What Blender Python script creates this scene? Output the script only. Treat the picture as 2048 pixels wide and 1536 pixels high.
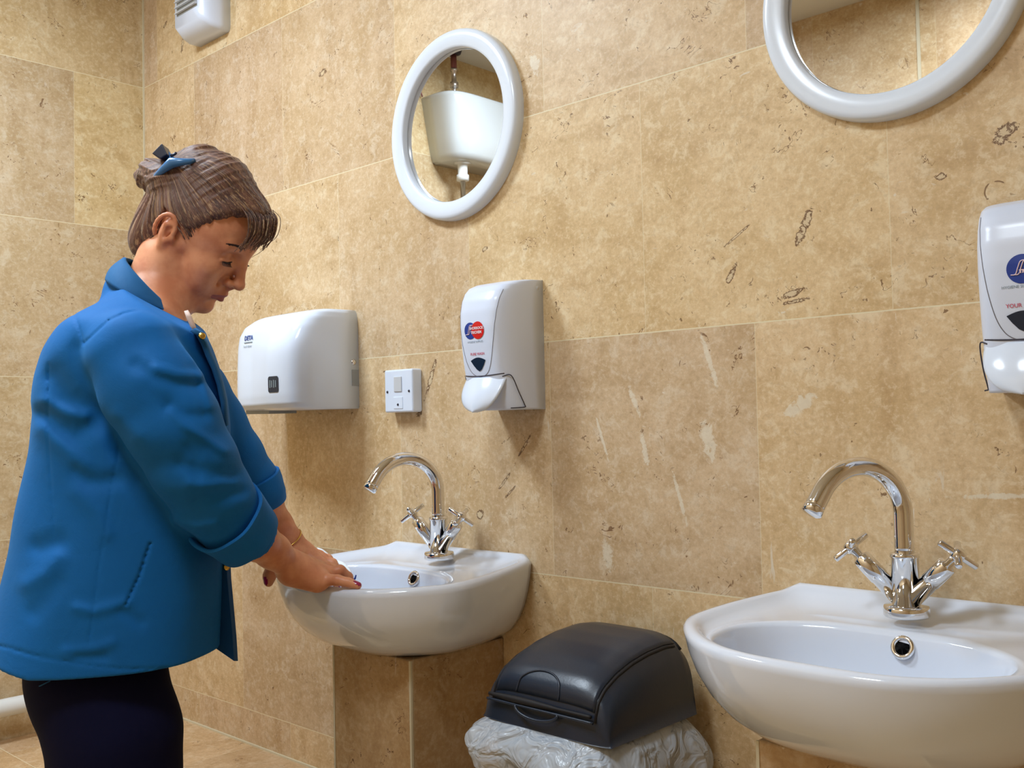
import bpy, bmesh, math, random
import numpy as np
from mathutils import Matrix, Vector

random.seed(7)
for _o in list(bpy.data.objects):
    bpy.data.objects.remove(_o)
SC = bpy.context.scene
COL = SC.collection

# ------------------------------------------------------------------ camera
CAM = np.array([2.642, -1.319, 1.10])
YAW, PITCH, ROLL, FPX = 0.7585, 0.0364, -0.0209, 2010.2
def cam_axes():
    f = np.array([-math.sin(YAW) * math.cos(PITCH), math.cos(YAW) * math.cos(PITCH), math.sin(PITCH)])
    r = np.array([math.cos(YAW), math.sin(YAW), 0.0])
    u = np.cross(r, f)
    c, s = math.cos(ROLL), math.sin(ROLL)
    return c * r + s * u, -s * r + c * u, f
CR, CU, CF = cam_axes()
cd = bpy.data.cameras.new('camera')
cam = bpy.data.objects.new('camera', cd)
COL.objects.link(cam)
cam.matrix_world = Matrix(((CR[0], CU[0], -CF[0], CAM[0]), (CR[1], CU[1], -CF[1], CAM[1]), (CR[2], CU[2], -CF[2], CAM[2]), (0, 0, 0, 1)))
cd.sensor_fit = 'HORIZONTAL'
cd.sensor_width = 36.0
cd.lens = 36.0 * FPX / 2048.0
cd.clip_start = 0.02
SC.camera = cam

# ------------------------------------------------------------------ world, light, exposure
W = bpy.data.worlds.new('world'); SC.world = W; W.use_nodes = True
W.node_tree.nodes['Background'].inputs[0].default_value = (0.8, 0.85, 1.0, 1)
W.node_tree.nodes['Background'].inputs[1].default_value = 0.05
SC.view_settings.view_transform = 'Standard'
SC.view_settings.look = 'None'
SC.view_settings.exposure = 0.18
SC.view_settings.gamma = 1.0
SC.view_settings.use_curve_mapping = False
SC.cycles.max_bounces = 7
SC.cycles.diffuse_bounces = 4
SC.cycles.glossy_bounces = 4
SC.cycles.transmission_bounces = 2
SC.cycles.transparent_max_bounces = 8
SC.cycles.use_adaptive_sampling = True
SC.cycles.adaptive_threshold = 0.03

CEIL = 2.43
ROOM_X, ROOM_Y = 3.45, -1.81
def area_light(name, loc, size, power, color):
    l = bpy.data.lights.new(name, 'AREA'); l.shape = 'RECTANGLE'
    l.size, l.size_y = size; l.energy = power; l.color = color
    o = bpy.data.objects.new(name, l); COL.objects.link(o); o.location = loc
    return o
LAMPS = [((0.70, -0.95), (0.34, 0.34), 23.0, (0.74, 0.87, 1.0)), ((1.80, -1.36), (0.34, 0.34), 13.0, (0.76, 0.88, 1.0))]
for (lx, ly), sz, pw, c_ in LAMPS:
    area_light('ceiling_lamp', (lx, ly, CEIL - 0.045), sz, pw, c_)

# ------------------------------------------------------------------ helpers
def tag(o, label=None, cat=None, group=None, kind=None):
    if label: o['label'] = label
    if cat: o['category'] = cat
    if group: o['group'] = group
    if kind: o['kind'] = kind
    return o

def thing(name, label, cat, loc=(0, 0, 0), group=None):
    o = bpy.data.objects.new(name, None); COL.objects.link(o)
    o.location = loc; o.empty_display_size = 0.05
    return tag(o, label, cat, group)

def mesh(name, verts, faces, mats, parent=None, smooth=True, midx=None, off=None):
    """verts in world coordinates; parent chain locations are subtracted"""
    m = bpy.data.meshes.new(name)
    v = np.asarray(verts, dtype=np.float64).reshape(-1, 3)
    base = np.zeros(3)
    p = parent
    while p is not None:
        base += np.array(p.location); p = p.parent
    v = v - base
    if isinstance(faces, np.ndarray):
        nf, k = faces.shape
        m.vertices.add(len(v)); m.vertices.foreach_set('co', v.ravel().astype(np.float32))
        m.loops.add(nf * k); m.loops.foreach_set('vertex_index', faces.ravel().astype(np.int32))
        m.polygons.add(nf)
        m.polygons.foreach_set('loop_start', (np.arange(nf) * k).astype(np.int32))
        m.update(calc_edges=True); m.validate()
    else:
        m.from_pydata([tuple(x) for x in v], [], [tuple(f) for f in faces]); m.update()
    if not isinstance(mats, (list, tuple)): mats = [mats]
    for x in mats: m.materials.append(x)
    if midx is not None: m.polygons.foreach_set('material_index', np.asarray(midx, dtype=np.int32))
    m.polygons.foreach_set('use_smooth', np.full(len(m.polygons), smooth))
    m.update()
    o = bpy.data.objects.new(name, m); COL.objects.link(o)
    if parent is not None: o.parent = parent
    return o

def bevel(o, w, seg=3, angle=0.6):
    b = o.modifiers.new('bevel', 'BEVEL'); b.width = w; b.segments = seg; b.limit_method = 'ANGLE'; b.angle_limit = angle
    b.harden_normals = False
    return o

def box(x0, x1, y0, y1, z0, z1):
    v = [(x, y, z) for x in (x0, x1) for y in (y0, y1) for z in (z0, z1)]
    f = [(0, 1, 3, 2), (4, 6, 7, 5), (0, 4, 5, 1), (2, 3, 7, 6), (0, 2, 6, 4), (1, 5, 7, 3)]
    return v, f

def join(parts):
    V, F = [], []
    for v, f in parts:
        n = len(V); V += [tuple(p) for p in v]; F += [tuple(i + n for i in q) for q in f]
    return V, F

def loft(rings, cap0=True, cap1=True, closed=True):
    n = len(rings[0]); V = [tuple(p) for r in rings for p in r]; F = []
    for i in range(len(rings) - 1):
        for j in range(n if closed else n - 1):
            k = (j + 1) % n
            F.append((i * n + j, i * n + k, (i + 1) * n + k, (i + 1) * n + j))
    if cap0: F.append(tuple(range(n - 1, -1, -1)))
    if cap1: F.append(tuple(range((len(rings) - 1) * n, len(rings) * n)))
    return V, F

def frame_of(d):
    d = np.asarray(d, float); d = d / (np.linalg.norm(d) + 1e-12)
    a = np.array([0, 0, 1.0]) if abs(d[2]) < 0.9 else np.array([1.0, 0, 0])
    u = np.cross(a, d); u /= np.linalg.norm(u)
    return u, np.cross(d, u), d

def tube(path, rad, n=20, cap=True):
    path = [np.asarray(p, float) for p in path]
    if not hasattr(rad, '__len__'): rad = [rad] * len(path)
    rings = []; u = None
    for i, p in enumerate(path):
        d = path[min(i + 1, len(path) - 1)] - path[max(i - 1, 0)]
        d = d / (np.linalg.norm(d) + 1e-12)
        if u is None: u, v, _ = frame_of(d)
        else:
            u = u - d * (u @ d); u /= np.linalg.norm(u) + 1e-12; v = np.cross(d, u)
        rings.append([p + rad[i] * (math.cos(t) * u + math.sin(t) * v) for t in np.linspace(0, 2 * math.pi, n, endpoint=False)])
    return loft(rings, cap, cap)

def revolve(profile, center, axis=(0, 0, 1), n=48, closed=False):
    """profile: list of (radius, height along axis)"""
    u, v, d = frame_of(axis); c = np.asarray(center, float)
    rings = [[c + h * d + r * (math.cos(t) * u + math.sin(t) * v) for t in np.linspace(0, 2 * math.pi, n, endpoint=False)] for r, h in profile]
    if closed:
        rings.append(rings[0])
        return loft(rings, False, False)
    return loft(rings, profile[0][0] > 1e-5, profile[-1][0] > 1e-5)

def smooth_path(pts, n=8):
    pts = [np.asarray(p, float) for p in pts]
    P = [2 * pts[0] - pts[1]] + pts + [2 * pts[-1] - pts[-2]]
    out = []
    for i in range(1, len(P) - 2):
        for t in np.linspace(0, 1, n, endpoint=False):
            a, b, c, d = P[i - 1], P[i], P[i + 1], P[i + 2]
            out.append(0.5 * ((2 * b) + (c - a) * t + (2 * a - 5 * b + 4 * c - d) * t * t + (3 * b - a - 3 * c + d) * t ** 3))
    out.append(P[-2])
    return out

# ------------------------------------------------------------------ materials
def srgb(r, g, b):
    return tuple(((c / 255) / 12.92 if c / 255 <= 0.04045 else ((c / 255 + 0.055) / 1.055) ** 2.4) for c in (r, g, b)) + (1.0,)

def mat(name, color, rough=0.5, metal=0.0, spec=0.5, coat=0.0, sss=0.0, sss_col=None, emit=None, trans=0.0, alpha=1.0, sheen=0.0, bump=None, vary=None):
    m = bpy.data.materials.new(name); m.use_nodes = True
    nt = m.node_tree; b = nt.nodes['Principled BSDF']
    b.inputs['Base Color'].default_value = color
    b.inputs['Roughness'].default_value = rough; b.inputs['Metallic'].default_value = metal
    b.inputs['Specular IOR Level'].default_value = spec
    b.inputs['Coat Weight'].default_value = coat; b.inputs['Coat Roughness'].default_value = 0.05
    if sss:
        b.inputs['Subsurface Weight'].default_value = sss
        b.inputs['Subsurface Radius'].default_value = sss_col or (1.0, 0.35, 0.2)
        b.inputs['Subsurface Scale'].default_value = 0.006
    b.inputs['Transmission Weight'].default_value = trans; b.inputs['Alpha'].default_value = alpha
    b.inputs['Sheen Weight'].default_value = sheen
    if emit:
        b.inputs['Emission Color'].default_value = emit[0]; b.inputs['Emission Strength'].default_value = emit[1]
    tc = nt.nodes.new('ShaderNodeTexCoord')
    if vary:   # (scale, amount): gentle mottling of the base colour
        n = nt.nodes.new('ShaderNodeTexNoise'); n.inputs['Scale'].default_value = vary[0]; n.inputs['Detail'].default_value = 4
        nt.links.new(tc.outputs['Object'], n.inputs['Vector'])
        mx = nt.nodes.new('ShaderNodeMix'); mx.data_type = 'RGBA'
        mx.inputs[6].default_value = tuple(c * (1 - vary[1]) for c in color[:3]) + (1,)
        mx.inputs[7].default_value = tuple(min(1, c * (1 + vary[1])) for c in color[:3]) + (1,)
        nt.links.new(n.outputs['Fac'], mx.inputs[0]); nt.links.new(mx.outputs[2], b.inputs['Base Color'])
    if bump:   # (scale, strength, distance)
        n = nt.nodes.new('ShaderNodeTexNoise'); n.inputs['Scale'].default_value = bump[0]; n.inputs['Detail'].default_value = 3
        nt.links.new(tc.outputs['Object'], n.inputs['Vector'])
        bp = nt.nodes.new('ShaderNodeBump'); bp.inputs['Strength'].default_value = bump[1]; bp.inputs['Distance'].default_value = bump[2]
        nt.links.new(n.outputs['Fac'], bp.inputs['Height']); nt.links.new(bp.outputs['Normal'], b.inputs['Normal'])
    return m

class N:
    """tiny node-graph helper"""
    def __init__(s, m): s.nt = m.node_tree
    def lk(s, a, i):
        s.nt.links.new(a, i)
    def put(s, inp, v):
        if hasattr(v, 'links') or hasattr(v, 'is_output'): s.lk(v, inp)
        else: inp.default_value = v
    def m(s, op, a, b=None, c=None, clamp=False):
        n = s.nt.nodes.new('ShaderNodeMath'); n.operation = op; n.use_clamp = clamp
        for i, v in enumerate((a, b, c)):
            if v is not None: s.put(n.inputs[i], v)
        return n.outputs[0]
    def noise(s, vec, scale, detail=3, rough=0.5, dist=0.0):
        n = s.nt.nodes.new('ShaderNodeTexNoise'); s.lk(vec, n.inputs['Vector'])
        n.inputs['Scale'].default_value = scale; n.inputs['Detail'].default_value = detail; n.inputs['Roughness'].default_value = rough
        n.inputs['Distortion'].default_value = dist
        return n.outputs['Fac']
    def xyz(s, x, y, z):
        n = s.nt.nodes.new('ShaderNodeCombineXYZ')
        for i, v in enumerate((x, y, z)): s.put(n.inputs[i], v)
        return n.outputs[0]
    def sep(s, v):
        n = s.nt.nodes.new('ShaderNodeSeparateXYZ'); s.lk(v, n.inputs[0]); return n.outputs
    def step(s, v, a, b):
        n = s.nt.nodes.new('ShaderNodeMapRange'); n.interpolation_type = 'SMOOTHSTEP'
        s.put(n.inputs['Value'], v); n.inputs['From Min'].default_value = a; n.inputs['From Max'].default_value = b
        return n.outputs[0]
    def mix(s, f, a, b, mode='MIX'):
        n = s.nt.nodes.new('ShaderNodeMix'); n.data_type = 'RGBA'; n.blend_type = mode
        s.put(n.inputs[0], f); s.put(n.inputs[6], a); s.put(n.inputs[7], b)
        return n.outputs[2]
    def mixf(s, f, a, b):
        n = s.nt.nodes.new('ShaderNodeMix'); s.put(n.inputs[0], f); s.put(n.inputs[2], a); s.put(n.inputs[3], b)
        return n.outputs[0]

Z0, TH, TW = 1.2366, 0.4064, 0.4032
def travertine(name, plane='XZ', off_odd=0.274, off_even=0.481, tint=(1, 1, 1), floor=False, grout=True, seed=0.0, marks=()):
    m = bpy.data.materials.new(name); m.use_nodes = True; g = N(m); nt = m.node_tree
    b = nt.nodes['Principled BSDF']
    geo = nt.nodes.new('ShaderNodeNewGeometry'); P = g.sep(geo.outputs['Position'])
    u = P[0] if plane[0] == 'X' else (P[1] if plane[0] == 'Y' else g.m('ADD', P[0], P[1]))
    v = P[2] if plane[1] == 'Z' else P[1]
    vz = g.m('DIVIDE', g.m('SUBTRACT', v, Z0 if not floor else 0.0), TH)
    row = g.m('FLOOR', vz); fv = g.m('SUBTRACT', vz, row)
    odd = g.m('PINGPONG', row, 1.0)
    off = g.mixf(odd, off_even, off_odd)
    uu = g.m('DIVIDE', g.m('SUBTRACT', u, off), TW)
    col = g.m('FLOOR', uu); fu = g.m('SUBTRACT', uu, col)
    eu = g.m('MULTIPLY', g.m('MINIMUM', fu, g.m('SUBTRACT', 1.0, fu)), TW)
    ev = g.m('MULTIPLY', g.m('MINIMUM', fv, g.m('SUBTRACT', 1.0, fv)), TH)
    wn = nt.nodes.new('ShaderNodeTexWhiteNoise'); wn.noise_dimensions = '3D'
    g.lk(g.xyz(col, row, 3.7 + seed), wn.inputs['Vector'])
    rnd = wn.outputs['Value']; rc = g.sep(wn.outputs['Color'])
    # tile-local coordinates, some tiles with the grain running upright, some across
    ou = g.m('ADD', u, g.m('MULTIPLY', rc[0], 37.0)); ov = g.m('ADD', v, g.m('MULTIPLY', rc[1], 23.0))
    q = g.xyz(ou, ov, g.m('MULTIPLY', rnd, 9.0))
    up = g.m('GREATER_THAN', rc[2], 0.45)
    su = g.mixf(up, 0.5, 1.0); sv = g.mixf(up, 1.0, 0.22)
    qs = g.xyz(g.m('MULTIPLY', ou, su), g.m('MULTIPLY', ov, sv), g.m('MULTIPLY', rnd, 9.0))
    cloud = g.noise(q, 7.0, 4, 0.6, 0.6)
    mott = g.noise(q, 34.0, 5, 0.72, 0.5)
    grit = g.noise(q, 110.0, 3, 0.75, 0.0)
    fine = g.noise(q, 260.0, 1, 0.6)
    streak = g.noise(qs, 16.0, 4, 0.6, 0.5)
    A = tuple(c * t for c, t in zip(srgb(201, 170, 125)[:3], tint)) + (1,)
    B = tuple(c * t for c, t in zip(srgb(218, 190, 151)[:3], tint)) + (1,)
    Cc = tuple(c * t for c, t in zip(srgb(176, 140, 92)[:3], tint)) + (1,)
    D = tuple(c * t for c, t in zip(srgb(233, 217, 188)[:3], tint)) + (1,)
    c = g.mix(g.step(cloud, 0.3, 0.7), A, B)
    c = g.mix(g.m('MULTIPLY', g.step(streak, 0.45, 0.75), 0.6), c, Cc)
    c = g.mix(g.m('MULTIPLY', g.step(mott, 0.50, 0.66), 0.50), c, D)
    c = g.mix(g.m('MULTIPLY', g.step(mott, 0.48, 0.28), 0.45), c, Cc)
    c = g.mix(g.m('MULTIPLY', g.step(grit, 0.50, 0.68), 0.38), c, D)
    c = g.mix(g.m('MULTIPLY', g.step(grit, 0.50, 0.34), 0.20), c, srgb(150, 118, 84))
    c = g.mix(g.m('MULTIPLY', fine, 0.15), c, D)
    # per-tile tone
    k = g.m('ADD', 0.90, g.m('MULTIPLY', rnd, 0.2))
    c = g.mix(1.0, c, g.xyz(k, g.m('MULTIPLY', k, g.mixf(rc[2], 1.0, 0.985)), g.m('MULTIPLY', k, g.mixf(rc[0], 1.06, 0.92))), 'MULTIPLY')
    # filled white flecks and open brown pits
    fl = g.m('MULTIPLY', g.step(g.noise(qs, 70.0, 4, 0.6, 1.0), 0.66, 0.72), g.step(g.noise(q, 9.0, 2), 0.48, 0.62))
    c = g.mix(g.m('MULTIPLY', fl, 0.75), c, srgb(228, 218, 200))
    pm = g.step(g.noise(q, 11.0, 3, 0.6), 0.52, 0.66)
    pit = g.m('MULTIPLY', g.step(g.noise(q, 88.0, 3, 0.6, 1.2), 0.635, 0.68), pm)
    pit0 = g.m('MULTIPLY', pit, 1.0)
    big = g.m('MULTIPLY', g.step(g.noise(g.xyz(g.m('MULTIPLY', ou, 1.6), ov, rnd), 26.0, 3, 0.55, 1.6), 0.725, 0.745), 1.0)
    vein = g.noise(q, 13.0, 4, 0.6, 1.3)
    line = g.m('LESS_THAN', g.m('ABSOLUTE', g.m('SUBTRACT', vein, 0.56)), 0.006)
    gate = g.m('MULTIPLY', g.step(g.noise(q, 17.0, 3, 0.6, 0.5), 0.585, 0.61), g.m('GREATER_THAN', rc[1], 0.3))
    pit = g.m('MAXIMUM', g.m('MAXIMUM', pit, big), g.m('MULTIPLY', line, gate))
    c = g.mix(g.m('MULTIPLY', pit, 0.8), c, srgb(112, 76, 44))
    if marks:   # individual filled seams (pale) and open voids (dark rim, pale bed) of this wall
        wob = g.m('MULTIPLY', g.m('SUBTRACT', g.noise(q, 60.0, 5, 0.75, 1.0), 0.5), 5.2)
        for pale in (True, False):
            e_min = None
            for (mx_, mz_, a_, b_, an, pl) in marks:
                if pl != pale: continue
                ca, sa = math.cos(an), math.sin(an)
                du = g.m('ADD', g.m('MULTIPLY', g.m('SUBTRACT', u, mx_), ca / a_), g.m('MULTIPLY', g.m('SUBTRACT', v, mz_), sa / a_))
                dv = g.m('ADD', g.m('MULTIPLY', g.m('SUBTRACT', u, mx_), -sa / b_), g.m('MULTIPLY', g.m('SUBTRACT', v, mz_), ca / b_))
                e = g.m('ADD', g.m('MULTIPLY', du, du), g.m('MULTIPLY', dv, dv))
                e_min = e if e_min is None else g.m('MINIMUM', e_min, e)
            if e_min is None: continue
            e_min = g.m('ADD', e_min, wob)
            if pale: c = g.mix(g.m('MULTIPLY', g.step(e_min, 1.1, 0.3), 0.62), c, srgb(232, 224, 204))
            else:
                c = g.mix(g.step(e_min, 0.5, 0.3), c, srgb(214, 192, 156))
                rim = g.m('MULTIPLY', g.step(e_min, 1.0, 0.8), g.step(e_min, 0.25, 0.45))
                c = g.mix(g.m('MULTIPLY', rim, 0.85), c, srgb(98, 62, 36)); pit = g.m('MAXIMUM', pit, rim)
    if grout:
        gm = g.m('MAXIMUM', g.m('MULTIPLY', g.m('LESS_THAN', eu, 0.0008), 0.5), g.m('LESS_THAN', ev, 0.0010))
        c = g.mix(g.m('MULTIPLY', gm, 0.75), c, srgb(232, 222, 190))
    nt.links.new(c, b.inputs['Base Color'])
    b.inputs['Roughness'].default_value = 0.42; b.inputs['Specular IOR Level'].default_value = 0.35
    bp = nt.nodes.new('ShaderNodeBump'); bp.inputs['Strength'].default_value = 0.35; bp.inputs['Distance'].default_value = 0.002
    hgt = g.m('SUBTRACT', g.m('MULTIPLY', fine, 0.12), pit0)
    nt.links.new(hgt, bp.inputs['Height']); nt.links.new(bp.outputs['Normal'], b.inputs['Normal'])
    return m

M = {}
MARKS = [(1.970, 1.366, .030, .0070, 1.12, False), (1.850, 1.312, .018, .0055, 1.0, False), (1.863, 1.370, .028, .0022, .55, False), (1.949, 1.273, .020, .0050, .25, False), (1.953, 1.262, .022, .0032, .1, False),
         (2.242, 1.443, .018, .0095, .6, False), (0.833, 1.879, .0145, .0070, .1, False), (1.174, 1.188, .044, .0052, 1.15, False), (1.137, 1.117, .0100, .0055, .3, False), (1.421, 1.056, .028, .0030, .9, False),
         (1.370, 0.992, .022, .0028, .8, False), (1.381, 0.970, .018, .0026, .7, False), (1.303, 0.926, .010, .0080, 1.2, False), (1.330, 1.420, .008, .004, .4, False), (2.160, 1.404, .008, .005, .0, False),
         (0.216, 2.112, .020, .0060, 1.3, False), (0.123, 2.193, .012, .005, .6, False), (0.428, 2.053, .010, .003, .5, False), (1.260, 1.300, .007, .0022, .2, False),
         (1.807, 1.186, .050, .0048, 1.88, True), (1.664, 1.129, .026, .0058, 1.95, True), (1.801, 1.064, .032, .0130, 1.75, True), (1.602, 0.874, .030, .0110, 1.75, True), (1.748, 0.971, .046, .0038, 1.85, True),
         (1.955, 1.114, .028, .0110, .5, True), (1.683, 1.048, .026, .0058, 1.8, True), (2.220, 0.994, .060, .0035, .05, True), (1.597, 1.065, .042, .0030, 1.9, True), (1.465, 1.732, .010, .026, .2, True)]
M['wall_back'] = travertine('travertine_sink_wall', marks=MARKS)
M['wall_left'] = travertine('travertine_left_wall', 'YZ', -0.195, 0.01, tint=(0.93, 0.97, 0.95), seed=1.0)
M['wall_front'] = travertine('travertine_opposite_wall', 'XZ', 0.1, 0.3, seed=2.0)
M['floor'] = travertine('travertine_floor', 'XY', 0.1, 0.3, floor=True, seed=3.0)
M['ledge'] = travertine('travertine_ledge', 'XY', 0.12, 0.3, floor=True, seed=4.0, tint=(0.95, 0.88, 0.8))
M['pier'] = travertine('travertine_pier', 'DZ', 0.33, 0.335, seed=5.0, tint=(0.86, 0.78, 0.66))
M['ledge_side'] = travertine('travertine_ledge_front', 'DZ', 0.12, 0.3, seed=6.0)
M['ceiling'] = mat('ceiling_paint', srgb(226, 224, 216), 0.8, bump=(60, 0.1, 0.002))
M['ceramic'] = mat('white_ceramic', srgb(226, 234, 248), 0.10, spec=0.55, coat=0.6, vary=(6, 0.01))
M['tank'] = mat('cistern_ceramic', srgb(204, 210, 212), 0.15, coat=0.4, vary=(6, 0.01))
M['white_plastic'] = mat('white_plastic', srgb(220, 230, 250), 0.28, spec=0.5, vary=(8, 0.012))
M['white_gloss'] = mat('white_gloss_plastic', srgb(224, 235, 252), 0.16, spec=0.5, vary=(8, 0.01))
M['frame'] = mat('mirror_frame_plastic', srgb(226, 236, 250), 0.2, vary=(7, 0.012))
M['grey_plastic'] = mat('grey_plastic', srgb(150, 152, 150), 0.4, vary=(30, 0.05))
M['light_grey'] = mat('light_grey_plastic', srgb(205, 208, 212), 0.4, vary=(30, 0.03))
M['dark_window'] = mat('dark_window', srgb(28, 42, 62), 0.15, vary=(40, 0.15))
M['seam'] = mat('seam_shadow_gap', srgb(120, 118, 128), 0.6, vary=(60, 0.1))
M['darkgap'] = mat('dark_gap', srgb(58, 54, 66), 0.6, vary=(60, 0.1))
M['chrome'] = mat('chrome', (0.80, 0.79, 0.78, 1), 0.06, metal=1.0, vary=(20, 0.02))
M['brushed'] = mat('dull_metal', (0.55, 0.52, 0.50, 1), 0.3, metal=1.0, vary=(20, 0.05))
M['copper'] = mat('copper_pipe', srgb(120, 72, 70), 0.35, metal=0.6, vary=(20, 0.1))
M['mirror'] = mat('mirror_glass', (0.75, 0.735, 0.715, 1), 0.012, metal=1.0, vary=(3, 0.01))
M['hole'] = mat('dark_hole', srgb(14, 10, 14), 0.7, vary=(20, 0.1))
M['red'] = mat('red_print', srgb(214, 24, 22), 0.4, vary=(20, 0.03))
M['blue'] = mat('blue_print', srgb(26, 60, 150), 0.4, vary=(20, 0.03))
M['deta_blue'] = mat('blue_letter_print', srgb(62, 92, 160), 0.4, vary=(20, 0.03))
M['print_white'] = mat('white_print', srgb(240, 214, 222), 0.4, vary=(20, 0.02))
M['print_grey'] = mat('grey_print', srgb(128, 142, 150), 0.5, vary=(20, 0.03))
M['print_red_soft'] = mat('soft_red_print', srgb(205, 96, 116), 0.5, vary=(20, 0.03))
M['bin'] = mat('black_bin_plastic', srgb(30, 40, 56), 0.33, spec=0.5, bump=(260, 0.12, 0.001), vary=(14, 0.12))
M['bin_dark'] = mat('dark_bin_body', srgb(16, 18, 34), 0.45, vary=(10, 0.1))
M['pipe_white'] = mat('white_pipe', srgb(225, 228, 228), 0.3, vary=(9, 0.02))
M['lamp_body'] = mat('lamp_body', srgb(235, 235, 235), 0.4, vary=(9, 0.02))
M['lamp_glow'] = mat('lamp_diffuser', (1, 1, 1, 1), 0.5, emit=((0.88, 0.94, 1.0, 1), 5.0))
M['halogen'] = mat('warm_bulb', (1, 1, 1, 1), 0.5, emit=((1.0, 0.72, 0.30, 1), 30.0))
M['cloth'] = mat('white_wipe', srgb(226, 232, 236), 0.8, bump=(300, 0.2, 0.001), vary=(20, 0.03))
M['gold'] = mat('gold', srgb(214, 176, 90), 0.22, metal=1.0, vary=(20, 0.05))
M['trousers'] = mat('navy_trouser_cloth', srgb(8, 10, 42), 0.85, spec=0.15, bump=(500, 0.2, 0.0006), vary=(9, 0.25))
M['shoe'] = mat('black_shoe_leather', srgb(18, 17, 20), 0.4, vary=(20, 0.1))
M['shirt'] = mat('pale_pink_shirt', srgb(226, 200, 188), 0.8, bump=(300, 0.2, 0.0006), vary=(20, 0.05))
M['lash'] = mat('dark_lash', srgb(22, 16, 26), 0.6, vary=(20, 0.1))
M['brow'] = mat('dark_brow', srgb(58, 34, 30), 0.7, vary=(60, 0.2))
M['clip_blue'] = mat('blue_clip_plastic', srgb(62, 112, 160), 0.25, vary=(20, 0.05))
M['clip_dark'] = mat('dark_clip_plastic', srgb(22, 34, 60), 0.35, vary=(20, 0.05))

def text_mesh(body, size, bold=0.0):
    c = bpy.data.curves.new('t', 'FONT'); c.body = body; c.size = size; c.align_x = 'CENTER'; c.align_y = 'CENTER'; c.offset = bold
    c.resolution_u = 3
    o = bpy.data.objects.new('t', c); COL.objects.link(o)
    dg = bpy.context.evaluated_depsgraph_get(); me = o.evaluated_get(dg).to_mesh()
    v = [tuple(p.co) for p in me.vertices]; f = [tuple(p.vertices) for p in me.polygons]
    o.evaluated_get(dg).to_mesh_clear(); bpy.data.objects.remove(o); bpy.data.curves.remove(c)
    return v, f

def on_front(vf, cx, cz, surf, lift=0.0006):
    """flat print (x,y) laid on a wall-mounted body whose front is y=surf(x,z)"""
    v, f = vf
    return [(cx + p[0], surf(cx + p[0], cz + p[1]) - lift, cz + p[1]) for p in v], f

def poly_disc(r, n=40, sx=1.0):
    v = [(0, 0, 0)]; f = []
    for k, rr in enumerate((r * 0.5, r)):
        v += [(sx * rr * math.cos(t), rr * math.sin(t), 0) for t in np.linspace(0, 2 * math.pi, n, endpoint=False)]
    for j in range(n):
        f.append((0, 1 + j, 1 + (j + 1) % n)); f.append((1 + j, 1 + n + j, 1 + n + (j + 1) % n, 1 + (j + 1) % n))
    return v, f

def rect(w, h, nx=6, nz=6):
    v = [(-w / 2 + w * i / nx, -h / 2 + h * j / nz, 0) for j in range(nz + 1) for i in range(nx + 1)]
    f = [(j * (nx + 1) + i, j * (nx + 1) + i + 1, (j + 1) * (nx + 1) + i + 1, (j + 1) * (nx + 1) + i) for j in range(nz) for i in range(nx)]
    return v, f

# ------------------------------------------------------------------ room shell
def struct(name, v, f, m):
    return tag(mesh(name, v, f, m, smooth=False), kind='structure')
struct('wall_back', *box(-0.12, ROOM_X + 0.12, 0.0, 0.12, 0, CEIL + 0.1), M['wall_back'])
struct('wall_left', *box(-0.12, 0.0, ROOM_Y - 0.12, 0.0, 0, CEIL + 0.1), M['wall_left'])
struct('wall_front', *box(0.0, ROOM_X, ROOM_Y - 0.12, ROOM_Y, 0, CEIL + 0.1), M['wall_front'])
struct('wall_right', *box(ROOM_X, ROOM_X + 0.12, ROOM_Y - 0.12, 0.0, 0, CEIL + 0.1), M['wall_left'])
struct('floor', *box(-0.12, ROOM_X + 0.12, ROOM_Y - 0.12, 0.12, -0.1, 0), M['floor'])
struct('ceiling', *box(-0.12, ROOM_X + 0.12, ROOM_Y - 0.12, 0.12, CEIL, CEIL + 0.1), M['ceiling'])
# low tiled ledge boxed into the corner
_l = struct('trim_1', *box(0.0, 0.84, -0.52, 0.0, 0, 0.342), M['ledge']); _l.data.materials.append(M['ledge_side'])
for _p in _l.data.polygons:
    if abs(_p.normal.z) < 0.5: _p.material_index = 1
bevel(_l, 0.004)
# pale joint where the two walls meet, and where the wall meets the ledge
M['joint'] = mat('pale_joint', srgb(214, 204, 176), 0.6, vary=(40, 0.05))
struct('trim_2', *box(0.0, 0.004, -0.004, 0.0, 0.342, CEIL), M['joint'])
struct('trim_4', *box(1.452, 1.462, ROOM_Y, ROOM_Y + 0.004, 0, CEIL), M['joint'])
struct('trim_3', *box(0.0, 0.84, -0.004, 0.0, 0.342, 0.346), M['joint'])

def tiled_pier(x0, x1, depth, top, label):
    t = thing('tiled_pier', label, 'pier', ((x0 + x1) / 2, -depth / 2, 0), 'tiled piers under the basins')
    bevel(mesh('pier_body', *box(x0, x1, -depth, 0, 0, top), M['pier'], t, smooth=False), 0.003)
    w = 0.0035
    v, f = join([box(x1 - w, x1 + 0.0008, -depth - 0.0008, -depth + w, 0, top - 0.001), box(x0 - 0.0008, x0 + w, -depth - 0.0008, -depth + w, 0, top - 0.001)])
    mesh('corner_joint', v, f, M['joint'], t, smooth=False)
tiled_pier(1.146, 1.358, 0.2225, 0.706, 'tan travertine tiled pier under the basin the woman leans on')
tiled_pier(2.00, 2.22, 0.2225, 0.706, 'tan travertine tiled pier under the basin at the right edge')

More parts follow.
